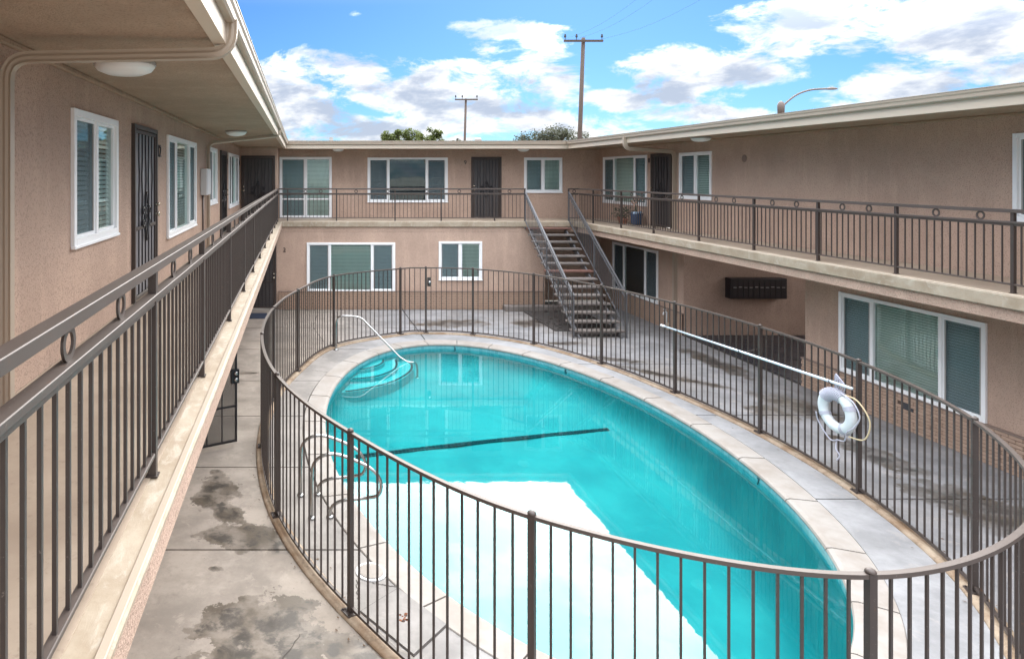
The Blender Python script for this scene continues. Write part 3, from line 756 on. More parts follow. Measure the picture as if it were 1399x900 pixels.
# --- roofs: soffit slab, fascia board, gutter
GZ1, GZ0, FZ0, SZ = EYE+1.116, EYE+1.0, EYE+.86, EYE+.90
YG = 21.80
def soff(wing, x0, x1, y0, y1):
    bm = new_bm(); box(bm, x0, x1, y0, y1, SZ, EYE+1.06); obj('soffit', bm, 'soffit', wing)
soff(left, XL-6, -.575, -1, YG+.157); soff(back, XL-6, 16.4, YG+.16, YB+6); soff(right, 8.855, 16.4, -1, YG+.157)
for wing, b in ((left, (XL-6, -.575, -1, YG+.15)), (back, (XL-6, 16.4, YG+.15, YB+6)), (right, (8.855, 16.4, -1, YG+.15))):
    bm = new_bm(); box(bm, b[0], b[1], b[2], b[3], EYE+1.062, EYE+1.10); obj('roof', bm, 'roof', wing)
def gutter_prof(s):   # in-plane profile: (out, z) built along the eave, out measured to the courtyard
    return [(0, GZ0), (.045, GZ0-.004), (.058, GZ0+.012), (.060, GZ0+.055), (.072, GZ0+.075), (.074, GZ1-.012), (.080, GZ1-.008), (.080, GZ1), (.068, GZ1), (.066, GZ1-.02), (.0, GZ1-.02)]
def eave(wing, kind):
    fb, gb, lb = new_bm(), new_bm(), new_bm()
    prof_g = gutter_prof(0)
    prof_f = [(-.085, FZ0), (0, FZ0), (0, GZ1-.004), (-.085, GZ1-.004)]
    def run(bm, prof, xin_l, xin_r, yin):
        # kind decides the two end sections, mitred at the inner corners
        secs = []
        for end in (0, 1):
            sec = []
            for o, z in prof:
                if kind == 'left': p = (xin_l+o, -1 if end == 0 else yin-o, z)
                elif kind == 'back': p = (xin_l+o if end == 0 else xin_r-o, yin-o, z)
                else: p = (xin_r-o, yin-o if end == 0 else -1, z)
                sec.append(bm.verts.new(p))
            secs.append(sec)
        a, b = secs; m = len(a)
        for j in range(m): bm.faces.new((a[j], a[(j+1) % m], b[(j+1) % m], b[j]))
        bm.faces.new(a[::-1]); bm.faces.new(b)
    run(fb, prof_f, -.492, 8.772, YG+.072); run(gb, prof_g, -.490, 8.770, YG+.07)
    obj('fascia_board', fb, 'fascia', wing); obj('gutter', gb, 'beige', wing)
for w_, k_ in ((left, 'left'), (back, 'back'), (right, 'right')): eave(w_, k_)
# trim where the soffit meets the wall
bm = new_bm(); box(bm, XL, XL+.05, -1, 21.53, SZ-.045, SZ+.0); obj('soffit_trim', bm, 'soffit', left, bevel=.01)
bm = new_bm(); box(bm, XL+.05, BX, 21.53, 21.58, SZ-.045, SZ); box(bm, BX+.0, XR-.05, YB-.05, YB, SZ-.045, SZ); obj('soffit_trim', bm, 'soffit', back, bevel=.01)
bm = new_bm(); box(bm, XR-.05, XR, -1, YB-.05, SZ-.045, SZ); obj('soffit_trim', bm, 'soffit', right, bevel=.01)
# lights
ceiling_light(left, -1.40, 5.30, SZ, .245); ceiling_light(left, -1.32, 13.6, SZ, .22)
ceiling_light(back, 1.27, 22.6, SZ, .2); ceiling_light(back, 7.55, 22.6, SZ, .2); ceiling_light(right, 9.55, 15.9, SZ, .22)
# downspouts
pipe(left, elbow_path([(-.455, 4.40, GZ0+.02), (-.455, 4.40, EYE+.80), (XL+.06, 4.33, EYE+.76), (XL+.06, 4.33, DK+.01)], .15), .072, .06)
pipe(left, elbow_path([(-.455, 14.5, GZ0+.02), (-.455, 14.5, EYE+.86), (XL+.06, 13.75, EYE+.66), (XL+.06, 13.75, DK+.01)], .15), .07, .06)
pipe(right, elbow_path([(8.735, 17.95, GZ0+.02), (8.735, 17.95, EYE+.72), (XR-.05, 18.38, EYE+.63), (XR-.05, 18.38, DK+.01)], .14), .10, .07)
pipe(right, [(XR-.05, 18.36, DK-.34), (XR-.05, 18.36, .62)], .10, .07)
# electrical box and conduit on the left wall
bm = new_bm(); box(bm, XL, XL+.13, 13.05, 13.62, EYE-.40, EYE+.12); eb = obj('electrical_box', bm, 'box', left, bevel=.01)
bm = new_bm(); box(bm, XL+.131, XL+.138, 13.09, 13.58, EYE-.37, EYE+.09); bmesh.ops.translate(bm, verts=bm.verts, vec=-wloc(left)); local('cover', bm, 'box', eb, bevel=.004)
bm = new_bm(); sweep(bm, [(XL+.03, 13.2, EYE-.38), (XL+.03, 13.2, DK+.02)], circ(.018, 8)); obj('conduit', bm, 'steel2', left, smooth=True)
# stain patch on the right wall
bm = new_bm(); lathe(bm, [(.09, 0), (.07, .003)], (0, 0, 0), 14); pm = mesh('patch', bm, 'cap'); o = link('wall_patch', pm, right, (XR-.001, 15.56, EYE+.385)); o.rotation_euler = (0, -pi/2, 0)
# roof vents
bm = new_bm(); lathe(bm, [(.07, 0), (.07, .32)], (1.15, 25.2, EYE+1.1), 10); lathe(bm, [(.09, .10), (.09, .14)], (1.15, 25.2, EYE+1.1), 10); obj('vent_pipe', bm, 'galv', back)
bm = new_bm(); lathe(bm, [(.07, 0), (.07, .24), (.14, .26), (.14, .33), (.05, .38)], (7.05, 26.5, EYE+1.1), 12); obj('roof_vent', bm, 'galv', back)
bm = new_bm(); lathe(bm, [(.22, 0), (.28, .10), (.24, .22), (.08, .30)], (12.0, 25.0, EYE+1.1), 16); obj('roof_vent', bm, 'galv', back)

# ------------------------------------------------------------------ bricks
BL, BH, BD = .200, .057, .05
def brick_mesh(): 
    b = new_bm(); box(b, 0, BL-.009, -BD, 0, 0, BH-.008); return mesh('brick', b, 'brick', bevel=.003)
BM_ = brick_mesh()
def brick_run(wing, side, x_or_y, a0, a1, individual, rows=10, skip=None):
    """a0..a1 along the wall (world y for right wing, world x for back)"""
    bmr = new_bm(); depth_ = .045
    if side == 'right': box(bmr, XR-depth_, XR-.002, a0, a1, 0, rows*BH)
    else: box(bmr, a0, a1, x_or_y-depth_+.002, x_or_y-.002, 0, rows*BH)
    obj('mortar_backing', bmr, 'mortar', wing)
    joined = new_bm(); cnt = 0
    for r in range(rows):
        off = (r % 2)*BL/2; a = a0-off
        while a < a1-.02:
            s, e = max(a, a0), min(a+BL, a1)
            if e-s > .03 and not (skip and skip(s, r)):
                full = (e-s) > BL-.01; jx = random.uniform(0, .004)
                if side == 'right':
                    if individual:
                        o = bpy.data.objects.new('brick', BM_ if full else None)
                        if not full:
                            b = new_bm(); box(b, 0, e-s-.009, -BD, 0, 0, BH-.008); o = bpy.data.objects.new('brick', mesh('brick', b, 'brick', bevel=.003))
                        COL.objects.link(o); o.parent = wing; o.location = Vector((XR-.005-jx, e, r*BH+.004))-wloc(wing); o.rotation_euler = (0, 0, -pi/2); cnt += 1
                    else: box(joined, XR-.054-jx, XR-.03, s+.004, e-.004, r*BH+.004, r*BH+BH-.005)
                else: box(joined, s+.004, e-.004, x_or_y-.054-jx, x_or_y-.03, r*BH+.004, r*BH+BH-.005)
            a += BL
    if not individual: stuff(obj('brick_courses', joined, 'brick', wing))
    else: joined.free()
    c_ = new_bm()
    if side == 'right': box(c_, XR-.07, XR+.0-.001, a0, a1, rows*BH, rows*BH+.022)
    else: box(c_, a0, a1, x_or_y-.07, x_or_y-.001, rows*BH, rows*BH+.022)
    obj('brick_cap', c_, 'cap', wing)
    return cnt
vent_hole = lambda s, r: 11.2 < s+.1 < 11.45 and r in (6, 7)
n1 = brick_run(right, 'right', XR, 8.6, 13.72, True, 10, vent_hole)
brick_run(right, 'right', XR, -1, 8.598, False); brick_run(right, 'right', XR, 18.02, 22.95, False)
brick_run(back, 'back', LB, -.72, 7.88, False)
bm = new_bm(); box(bm, XR-.052, XR-.046, 11.22, 11.44, 6*BH, 8*BH); obj('vent_opening', bm, 'dark', right)
bm = new_bm(); box(bm, 6.5, 8.95, LB-.42, LB-.09, .0, .17); tag(obj('concrete_step', bm, 'tread', base=(7.5, LB, 0), bevel=.01), 'low concrete step at the foot of the back brick wall left of the stairs', 'step')

# ------------------------------------------------------------------ balcony railings
PKH = .80
def railing(label, path, posts, ringpos, m='steel2', pick=.115, skip_posts_at=(), name='balcony_railing'):
    """path: 2 world points (x,y) in order; posts/rings as distances along"""
    a, b = Vector((*path[0], 0)), Vector((*path[1], 0)); L = (b-a).length; dr = (b-a)/L; ang = math.atan2(dr.y, dr.x)
    t = thing(name, label, 'railing', (a.x, a.y, DK))
    def seg(nm, w, h, z):
        bm = new_bm(); sweep(bm, [a+Vector((0,0,z)), b+Vector((0,0,z))], rect(w, h)); return obj(nm, bm, m, t, bevel=.003)
    seg('top_rail', .062, .045, DK+1.07-.0225); seg('middle_rail', .058, .03, DK+.915-.015); seg('middle_rail', .03, .028, DK+.871)
    seg('bottom_rail', .034, .022, DK+.115)
    pb = new_bm(); box(pb, -.02, .02, -.02, .02, .01, 1.025); box(pb, -.03, .03, -.03, .03, .006, .012); pm = mesh('post', pb, 'steel')
    for s in posts:
        p = a+dr*s; link('post', pm, t, (p.x, p.y, DK), ang)
    kb = new_bm(); box(kb, -.007, .007, -.007, .007, .126, .857); km = mesh('picket', kb, 'steel')
    n = int(L/pick)
    for i in range(n+1):
        s = i*pick+.05
        if s > L-.03 or any(abs(s-q) < .035 for q in posts): continue
        p = a+dr*s; link('picket', km, t, (p.x, p.y, DK), ang)
    rb = new_bm(); sweep(rb, [(.0475*cos(x), 0, .97+.0475*sin(x)) for x in [2*pi*j/20 for j in range(20)]], rect(.022, .010), up=Vector((0,1,0)), closed=True); rm = mesh('ring', rb, m, smooth=False)
    for s in ringpos:
        p = a+dr*s; link('ring', rm, t, (p.x, p.y, DK), ang)
    return t
RLx = -.74
lp = [3.33, 4.98, 6.87, 8.6, 10.3, 12.0, 13.7, 15.4, 17.1, 18.8, 20.3, 21.3]
lr = [2.12, 2.74, 3.87, 4.46, 5.6, 6.23]+[x for a, b in zip(lp[2:], lp[3:-1]) for x in (a+(b-a)*.33, a+(b-a)*.67)]
Y0 = 1.15
railing('long dark bronze balcony railing with rings along the left walkway in the foreground', ((RLx, Y0), (RLx, YE+.13)), [1.64-Y0-.25+.0]+[p-Y0 for p in lp], [p-Y0 for p in lr])
RB = YE+.13; sB = 910/RB
bx = lambda px: (px-411)/sB
railing('balcony railing across the back wing, ending at the top of the stairs', ((RLx, RB), (bx(718), RB)), [bx(p)-RLx for p in (392.9, 459.8, 539.7, 602.7, 675.5, 717)], [bx(p)-RLx for p in (417.4, 438.2, 486.5, 529.5, 582.8, 627.4, 696)], pick=.122)
RRx = 9.04
rp = [22.0-.0, 20.6, 18.8, 17.07, 15.13, 13.29, 11.64, 10.11, 8.45, 6.8]
rr = [20.0, 19.4, 18.2, 17.65, 16.45, 15.8, 14.5, 13.9, 12.77, 12.15, 11.12, 10.6, 9.48, 8.86]
railing('long balcony railing with rings in front of the right wing upper wall', ((RRx, RB), (RRx, 5.2)), [RB-p for p in rp if p < RB], [RB-p for p in rr])
railing('short return of balcony railing between stairs and right balcony', ((bx(776), RB), (RRx-.035, RB)), [.02], [.2], pick=.1)

# ------------------------------------------------------------------ staircase
SX0, SX1 = 7.30, 8.62
st = thing('staircase', 'open-riser outdoor staircase with grey treads and dark steel rails up to the balcony', 'staircase', (8.0, 17.8, 0))
RIS, RUN, Z0S, Y0S = .189, .273, DK, 21.58
for k in range(1, 15):
    yf = Y0S-RUN*k; z = Z0S-RIS*k
    bm = new_bm(); box(bm, SX0-.03, SX1+.03, yf, yf+.29, z-.055, z)
    o = obj('tread', bm, 'redtread' if k in (1, 7) else 'tread', st, bevel=.008)
    if k in (1, 7): o['label'] = 'reddish brown tread'
    bm = new_bm()
    for x in (SX0+.10, SX1-.10): box(bm, x-.02, x+.02, yf+.04, yf+.25, z-.085, z-.056)
    obj('tread_bracket', bm, 'black', st)
def zst(y): return Z0S-(Y0S-y)/RUN*RIS
for x in (SX0+.10, SX1-.10):
    bm = new_bm(); y1 = Y0S-.1; y0 = Y0S-RUN*14.3
    vs = [(y0, zst(y0)-.30), (y1, zst(y1)-.36), (y1, zst(y1)-.12), (y0, zst(y0)-.10)]
    A = [bm.verts.new((x-.02, y, z)) for y, z in vs]; B = [bm.verts.new((x+.02, y, z)) for y, z in vs]
    bm.faces.new(A); bm.faces.new(B[::-1])
    for i in range(4): bm.faces.new((A[i], A[(i+1) % 4], B[(i+1) % 4], B[i]))
    obj('stringer', bm, 'stairsteel', st)
for x in (SX0-.045, SX1+.045):
    y0, y1 = Y0S-RUN*14.2, YE+.03
    for h, w, hh in ((.98, .045, .035), (.86, .035, .025), (.06, .03, .022)):
        bm = new_bm(); sweep(bm, [(x, y0, zst(y0)+h), (x, y1, zst(y1)+h)], rect(w, hh)); obj('handrail' if h > .9 else 'sloping_rail', bm, 'stairsteel', st)
    for yy in (y0+.02, y0+1.95, y1):
        bm = new_bm(); box(bm, x-.018, x+.018, yy-.018, yy+.018, zst(yy)-.20, zst(yy)+.97); obj('newel_post', bm, 'stairsteel', st)
    yy = y0+.15
    while yy < y1-.08:
        bm = new_bm(); box(bm, x-.007, x+.007, yy-.007, yy+.007, zst(yy)+.06, zst(yy)+.85); obj('picket', bm, 'stairsteel', st); yy += .125
    # vertical pickets outside the tread ends

# ------------------------------------------------------------------ pool fence
fen = thing('pool_fence', 'curved dark metal fence of vertical pickets enclosing the oval pool', 'fence', (3.6, 11.3, 0))
FH = 1.81
nF = len(FP)
pb = new_bm(); box(pb, -.0245, .0245, -.0245, .0245, .03, FH+.005); box(pb, -.07, .07, -.07, .07, .034, .044)
for sx in (-1, 1):
    for sy in (-1, 1): box(pb, sx*.052-.008, sx*.052+.008, sy*.052-.008, sy*.052+.008, .04, .056)
pmesh = mesh('post', pb, 'steel')
cb_ = new_bm(); lathe(cb_, [(.030, 0), (.033, .010), (.025, .022), (.010, .030)], (0,0,0), 10); cmesh = mesh('post_cap', cb_, 'steel2', smooth=True)
kb = new_bm(); box(kb, -.008, .008, -.008, .008, .095, FH-.03); kmesh = mesh('picket', kb, 'steel')
gate_i = 6
for i in range(nF):
    seg = [fline[(i*K+j) % len(fline)] for j in range(K+1)]
    p = seg[0]; t_ = (seg[1]-seg[0]); ang = math.atan2(t_.y, t_.x)
    o = link('post', pmesh, fen, (p.x, p.y, 0), ang); 
    cp = bpy.data.objects.new('post_cap', cmesh); COL.objects.link(cp); cp.parent = o; cp.location = (0, 0, FH+.005)
    par = fen
    bmt = new_bm(); sweep(bmt, [(q.x, q.y, FH-.012) for q in seg], rect(.042, .030)); tr = obj('top_rail', bmt, 'steel2', fen)
    bmb = new_bm(); sweep(bmb, [(q.x, q.y, .085) for q in seg], rect(.028, .028)); obj('bottom_rail', bmb, 'steel', fen)
    ln = sum((b-a).length for a, b in zip(seg, seg[1:])); n = max(2, round(ln/.142)); acc = 0; tgt = ln/n; k = 1
    for a, b in zip(seg, seg[1:]):
        dl = (b-a).length
        while k < n and acc+dl >= k*tgt:
            q = a+(b-a)*((k*tgt-acc)/dl); v = b-a
            link('picket', kmesh, fen, (q.x, q.y, 0), math.atan2(v.y, v.x)); k += 1
        acc += dl
bm = new_bm(); sweep(bm, [(3.50, 18.16, 1.42), (3.50, 18.09, 1.42), (3.50, 18.07, 1.42)], circ(.04, 12), taper=[1, 1, .5]); obj('gate_lock', bm, 'chrome', fen, smooth=True)
bm = new_bm(); box(bm, 3.46, 3.54, 18.17, 18.24, 1.30, 1.54); obj('lock_plate', bm, 'steel', fen)

# ------------------------------------------------------------------ rescue pole and life ring
bm = new_bm(); sweep(bm, [(7.30, 13.45, 1.30), (7.41, 8.95, 1.47)], circ(.018, 10)); rp_ = thing('rescue_pole', 'long pale blue and white rescue pole hung level along the pool fence', 'pole', (7.35, 11.2, 1.38))
obj('pole_shaft', bm, 'alum', rp_, smooth=True)
bm = new_bm(); sweep(bm, [(7.299, 13.49, 1.2985), (7.302, 13.37, 1.303)], circ(.024, 10)); obj('pole_grip', bm, 'vinyl', rp_, smooth=True)
for y in (12.9, 11.15, 9.3):
    bm = new_bm(); x = 7.30+(13.45-y)/4.5*.11; z = 1.30+(13.45-y)/4.5*.17; fx_ = fence_x(y, 1)
    sweep(bm, smooth_path([(fx_-.01, y, z+.05), (x+.05, y, z-.02), (x, y, z-.03), (x-.03, y, z+.0), (x-.025, y, z+.03)], 4), circ(.006, 6)); obj('hook', bm, 'steel', rp_, smooth=True)
RC = Vector((7.50, 9.28, EYE-3.29)); 
lr_ = thing('life_ring', 'white life ring with wound rope hanging on the right side of the pool fence', 'life ring', RC)
def ringpt(r, a, out=0.0, tilt=radians(12)):   # ring plane roughly along the fence (y,z), out towards the pool
    y = r*cos(a); z = r*sin(a)
    return RC+Vector((-out-.12*(z/.3)*.2+.02*y, -y, z))
bm = new_bm(); R0, rr0 = .235, .073
N, m_ = 40, 14; rg = []
for i in range(N):
    a = 2*pi*i/N; ring = []
    for j in range(m_):
        b = 2*pi*j/m_; r = R0+rr0*cos(b); ring.append(bm.verts.new(ringpt(r, a, .06*sin(b)+.03)))
    rg.append(ring)
for i in range(N):
    for j in range(m_): bm.faces.new((rg[i][j], rg[(i+1) % N][j], rg[(i+1) % N][(j+1) % m_], rg[i][(j+1) % m_]))
obj('ring_body', bm, 'ring', lr_, smooth=True)
for a0 in (radians(25), radians(115), radians(205), radians(295)):
    bm = new_bm(); rg = []
    for i in range(5):
        a = a0-.11+.055*i; ring = []
        for j in range(m_):
            b = 2*pi*j/m_; ring.append(bm.verts.new(ringpt(R0+(rr0+.006)*cos(b), a, .066*sin(b)+.03)))
        rg.append(ring)
    for p_, q_ in zip(rg, rg[1:]):
        for j in range(m_): bm.faces.new((p_[j], q_[j], q_[(j+1) % m_], p_[(j+1) % m_]))
    obj('strap', bm, 'rope', lr_, smooth=True)
bm = new_bm(); pts = []
for i in range(150):
    a = radians(62)+radians(80)*i/149; b = 2*pi*i/9.5; pts.append(ringpt(R0+(rr0+.012)*cos(b), a, (.07)*sin(b)+.03))
sweep(bm, pts, circ(.007, 5)); obj('wound_rope', bm, 'rope', lr_, smooth=True)
bm = new_bm()
for k in range(5):
    w = .03+.02*k; pts = [RC+Vector((-.04, -(-.02+.015*k)+w*sin(t*2*pi)*1.0*.8-.02, .33+.10+.09*(-cos(t*2*pi))-.015*k)) for t in [i/16 for i in range(16)]]
    sweep(bm, pts, circ(.007, 5), closed=True)
obj('rope_coil', bm, 'rope', lr_, smooth=True)
bm = new_bm(); sweep(bm, smooth_path([ringpt(.33, radians(60), .06), ringpt(.47, radians(35), .05), ringpt(.53, radians(5), .03), ringpt(.48, radians(-28), .03), ringpt(.34, radians(-55), .05)], 8), circ(.009, 6)); obj('loose_rope', bm, 'yrope', lr_, smooth=True)
bm = new_bm(); sweep(bm, smooth_path([ringpt(.33, radians(65), .07), ringpt(.42, radians(35), .08), ringpt(.44, radians(10), .08), ringpt(.36, radians(-15), .09), ringpt(.30, radians(-45), .09), ringpt(.38, radians(-70), .06), ringpt(.40, radians(-90), .05), ringpt(.46, radians(-108), .05), ringpt(.40, radians(-140), .06), ringpt(.34, radians(-160), .08)], 8), circ(.009, 6)); obj('grab_rope', bm, 'rope', lr_, smooth=True)
bm = new_bm(); sweep(bm, smooth_path([ringpt(.40, radians(-95), .03), RC+Vector((-.03, .02, -.52)), RC+Vector((-.02, -.03, -.60)), RC+Vector((-.03, 0, -.68))], 6), circ(.009, 6)); obj('rope_tail', bm, 'rope', lr_, smooth=True)

# ------------------------------------------------------------------ pool hardware
hr = thing('pool_handrail', 'stainless steel handrail rising beside the underwater steps at the far end', 'handrail', (.87, 16.5, 0))
bm = new_bm(); pth = smooth_path([(.87, 16.5, .02), (.87, 16.5, .55), (.90, 16.49, .76), (1.0, 16.46, .85), (1.33, 16.4, .855), (1.50, 16.36, .81), (1.63, 16.30, .69)], 6)+smooth_path([(2.37, 15.95, -.02), (2.55, 15.9, -.12), (2.74, 15.95, -.16), (2.80, 16.0, -.3), (2.80, 16.0, -.55)], 6)
sweep(bm, pth, circ(.022, 12)); obj('rail_tube', bm, 'chrome', hr, smooth=True)
bm = new_bm(); lathe(bm, [(.06, .012), (.055, .03), (.03, .04)], (.87, 16.5, 0), 16); obj('flange', bm, 'chrome', hr, smooth=True)
bm = new_bm(); lathe(bm, [(.06, 0), (.055, .02), (.03, .03)], (2.80, 16.0, WZ-.42), 16); obj('flange', bm, 'chrome', hr, smooth=True)
def grab(px, py, ax, ay, s):
    L_ = smooth_path([(px, py, .01), (px, py, .50), (px+.03, py, .70), (px+.16, py, .80), (px+.36, py, .80), (px+.72, py-.03, .66), (px+.86, py-.05, .50), (px+.84, py-.05, .33), (px+.68, py, .26), (px+.40, py+.02, .22), (px+.26, py+.03, .14), (px+.23, py+.03, .01)], 6)
    t = thing('pool_grab_rail', s, 'grab rail', (px, py, 0), 'looped grab rails on the left pool edge')
    b = new_bm(); sweep(b, L_, circ(.021, 12)); obj('rail_tube', b, 'chrome', t, smooth=True)
    for x, y in ((px, py), (px+.23, py+.03)):
        b = new_bm(); lathe(b, [(.05, .008), (.048, .022), (.028, .03)], (x, y, 0), 14); obj('flange', b, 'chrome', t, smooth=True)
grab(.0, 9.02, 0, 0, 'looped steel grab rail farther from the viewer at the left pool edge')
grab(.14, 8.42, 0, 0, 'looped steel grab rail nearer the viewer at the left pool edge')
sk = thing('skimmer_lid', 'round cream skimmer lid set in the deck by the fence', 'lid', (.77, 7.28, 0))
bm = new_bm(); lathe(bm, [(.17, .002), (.17, .012), (.145, .014)], (.77, 7.28, 0), 28); obj('rim', bm, 'box', sk)
bm = new_bm(); lathe(bm, [(.138, .004), (.138, .020), (.12, .024), (.02, .026)], (.77, 7.28, 0), 28); obj('cover', bm, 'coping', sk)
ac = thing('access_cover', 'square cracked concrete access cover with rust stain near the coping', 'cover', (.98, 6.5, 0))
Q = [(.58, 6.62), (1.02, 7.0), (1.42, 6.42), (1.02, 6.0)]
bm = new_bm(); prism(bm, Q[::-1], .002, .006); obj('gap', bm, 'joint', ac)
def inset(Q, k): 
    cx = sum(x for x, y in Q)/4; cy = sum(y for x, y in Q)/4; return [(cx+(x-cx)*k, cy+(y-cy)*k) for x, y in Q]
bm = new_bm(); prism(bm, inset(Q[::-1], .96), .003, .016); obj('cover_slab', bm, 'slab_in', ac)
def rustm(t, p):
    return prin(t, t.mix(t.ramp(t.noise(p, 25, 4), .45, .55), (.20, .07, .03), (.045, .025, .02)), .9)
M['rust'] = mat('rusted_iron', rustm)
bm = new_bm()
for k in range(14):
    x, y = 1.0+random.uniform(-.05, .05), 6.52+random.uniform(-.07, .07); r = random.uniform(.008, .02); lathe(bm, [(r, 0), (r*.7, .004)], (x, y, .016), 6)
obj('rusted_handle', bm, 'rust', ac)
# cracks in the deck as thin dark strips set 3 mm proud are fine relief
def crack(pts, w=.008):
    b = new_bm(); P = [Vector((x+random.uniform(-.012, .012), y+random.uniform(-.012, .012), 0)) for x, y in pts]; fr = frames(P)
    L = [b.verts.new(p+s*w*random.uniform(.3, 1)+Vector((0,0,.0035))) for p, (t, s, u) in zip(P, fr)]; R_ = [b.verts.new(p-s*w*random.uniform(.3, 1)+Vector((0,0,.0035))) for p, (t, s, u) in zip(P, fr)]
    for i in range(len(P)-1): b.faces.new((L[i], L[i+1], R_[i+1], R_[i]))
    obj('crack', b, 'joint', courtyard)
def lin(a, b, n=14): return [(a[0]+(b[0]-a[0])*i/n, a[1]+(b[1]-a[1])*i/n) for i in range(n+1)]
crack(lin((.95, 7.25), (1.25, 7.1))+lin((1.25, 7.1), (1.30, 6.9), 4)); crack(lin((.6, 7.15), (.58, 6.66))); crack(lin((.75, 7.1), (1.0, 7.02))); crack(lin((1.0, 5.9), (.85, 5.6)))
crack(lin((.0, 6.3), (-.35, 5.6)), .006); crack(lin((-.35, 5.6), (-.2, 5.2)), .006)
crack(lin((.55, 21.1), (.35, 19.0))+lin((.35, 19.0), (.6, 17.3)), .012)
crack(lin((.25, 14.8), (.72, 14.6))+lin((.72, 14.6), (.62, 13.9), 5), .01)

b = new_bm(); rl = random.Random(4)
for k in range(260):
    i = rl.randrange(len(fline)); p = fline[i]; nrm = Vector((p.x-XC, p.y-YC, 0)).normalized(); q = p+nrm*rl.choice((-1, 1, 1))*abs(rl.gauss(.13, .07))
    if abs(q.x-XC) < 1.5 and q.y < 9: continue
    r = rl.uniform(.008, .026); a = rl.uniform(0, 3.1); z = .004+rl.uniform(0, .01)
    if (q-p).length < .1: z += .035
    b.faces.new([b.verts.new((q.x+r*cos(a+t)*w_, q.y+r*sin(a+t)*w_, z+rl.uniform(0, .008))) for t, w_ in ((0, 1), (1.6, .45), (3.14, 1), (4.7, .45))])
M['litter'] = mat('dry_brown_leaves', paint((.11, .065, .035), .9, .4, 0, 20))
lt = obj('leaf_litter', b, 'litter', base=(XC, YC, 0)); tag(lt, 'dry brown leaf scraps gathered along the foot of the pool fence', 'leaf litter'); stuff(lt)

# ------------------------------------------------------------------ gate beside the left wall, doormat, mailboxes, hose bib
gt = thing('security_gate', 'black metal walkway gate with lock plate, half hidden below the left balcony', 'gate', (-1.03, 10.7, 0))
G0, G1 = Vector((-1.93, 10.25, 0)), Vector((-1.03, 10.72, 0)); gd = (G1-G0); gl = gd.length; ga = math.atan2(gd.y, gd.x)
def gpiece(nm, x0, x1, z0, z1, t=.015, m='black'):
    b = new_bm(); box(b, x0, x1, -t, t, z0, z1); o = link(nm, mesh(nm, b, m), gt, (G0.x, G0.y, 0), ga); return o
gpiece('frame_bar', 0, .03, .06, 1.9); gpiece('frame_bar', gl-.03, gl, .06, 1.9); gpiece('frame_rail', .03, gl-.03, .06, .09); gpiece('frame_rail', .03, gl-.03, 1.87, 1.9); gpiece('frame_rail', .03, gl-.03, .62, .645); gpiece('frame_rail', .03, gl-.03, 1.2, 1.225)
for k in range(1, 4): gpiece('picket', gl*k/4-.008, gl*k/4+.008, .09, 1.87, .008)
def meshp(t, p):
    tr = t.node('ShaderNodeBsdfTransparent'); df = prin(t, (.06, .055, .05), .6); mx = t.node('ShaderNodeMixShader', {0: .45}); t.l.new(tr.outputs[0], mx.inputs[1]); t.l.new(df, mx.inputs[2]); return mx.outputs[0]
M['gmesh'] = mat('gate_wire_mesh', meshp)
gpiece('wire_mesh', .03, gl-.03, .09, 1.87, .003, 'gmesh')
gpiece('lock_plate', gl-.10, gl+.03, 1.00, 1.22, .03)
b = new_bm()
for z in (1.06, 1.16): sweep(b, [(gl-.03, -.03, z), (gl-.03, -.05, z), (gl-.03, -.06, z)], circ(.032, 12), taper=[1, 1, .6])
link('lock', mesh('lock', b, 'chrome', smooth=True), gt, (G0.x, G0.y, 0), ga)
bm = new_bm(); box(bm, -1.75, -1.05, 20.1, 20.85, .004, .022); tag(obj('doormat', bm, 'mat', base=(-1.35, 20.5, 0), bevel=.004), 'dark navy doormat in front of door 2 at the left corner', 'doormat')
mb = thing('mailbox_unit', 'black wall-mounted bank of mailboxes in the right-hand passage', 'mailboxes', (12.3, 18.03, 1.26))
MX0, MX1, MZ0, MZ1, MY = 11.48, 12.98, EYE-3.31, EYE-2.77, 17.78
bm = new_bm(); box(bm, MX0, MX1, MY, 18.028, MZ0, MZ1); obj('cabinet', bm, 'black', mb, bevel=.006)
for k in range(10):
    w = (MX1-MX0-.06)/10; x = MX0+.03+k*w
    b = new_bm(); box(b, x+.006, x+w-.006, MY-.012, MY-.001, MZ0+.04, MZ1-.04); obj('mailbox_door', b, 'black', mb, bevel=.003)
    b = new_bm(); box(b, x+.03, x+w-.03, MY-.016, MY-.0125, MZ0+.30+.01*(k % 3 == 1), MZ0+.315+.01*(k % 3 == 1)); obj('name_slot', b, 'galv', mb)
hb = thing('hose_bib', 'white wall spigot and pipe on the brick base left of the passage', 'spigot', (XR-.06, 18.7, 0))
bm = new_bm(); sweep(bm, elbow_path([(XR-.09, 18.7, .12), (XR-.09, 18.7, .50), (XR-.16, 18.7, .50), (XR-.20, 18.68, .42)], .03), circ(.02, 8)); obj('pipe', bm, 'vinyl', hb, smooth=True)
bm = new_bm(); sweep(bm, [(XR-.14, 18.7, .50), (XR-.14, 18.7, .56)], circ(.008, 6)); lathe(bm, [(.045, .56), (.045, .57)], (XR-.14, 18.7, 0), 10); obj('tap_wheel', bm, 'vinyl', hb)
bm = new_bm(); box(bm, XR-.12, XR-.055, 18.6, 18.66, .02, .2); obj('valve_box', bm, 'fascia', hb)

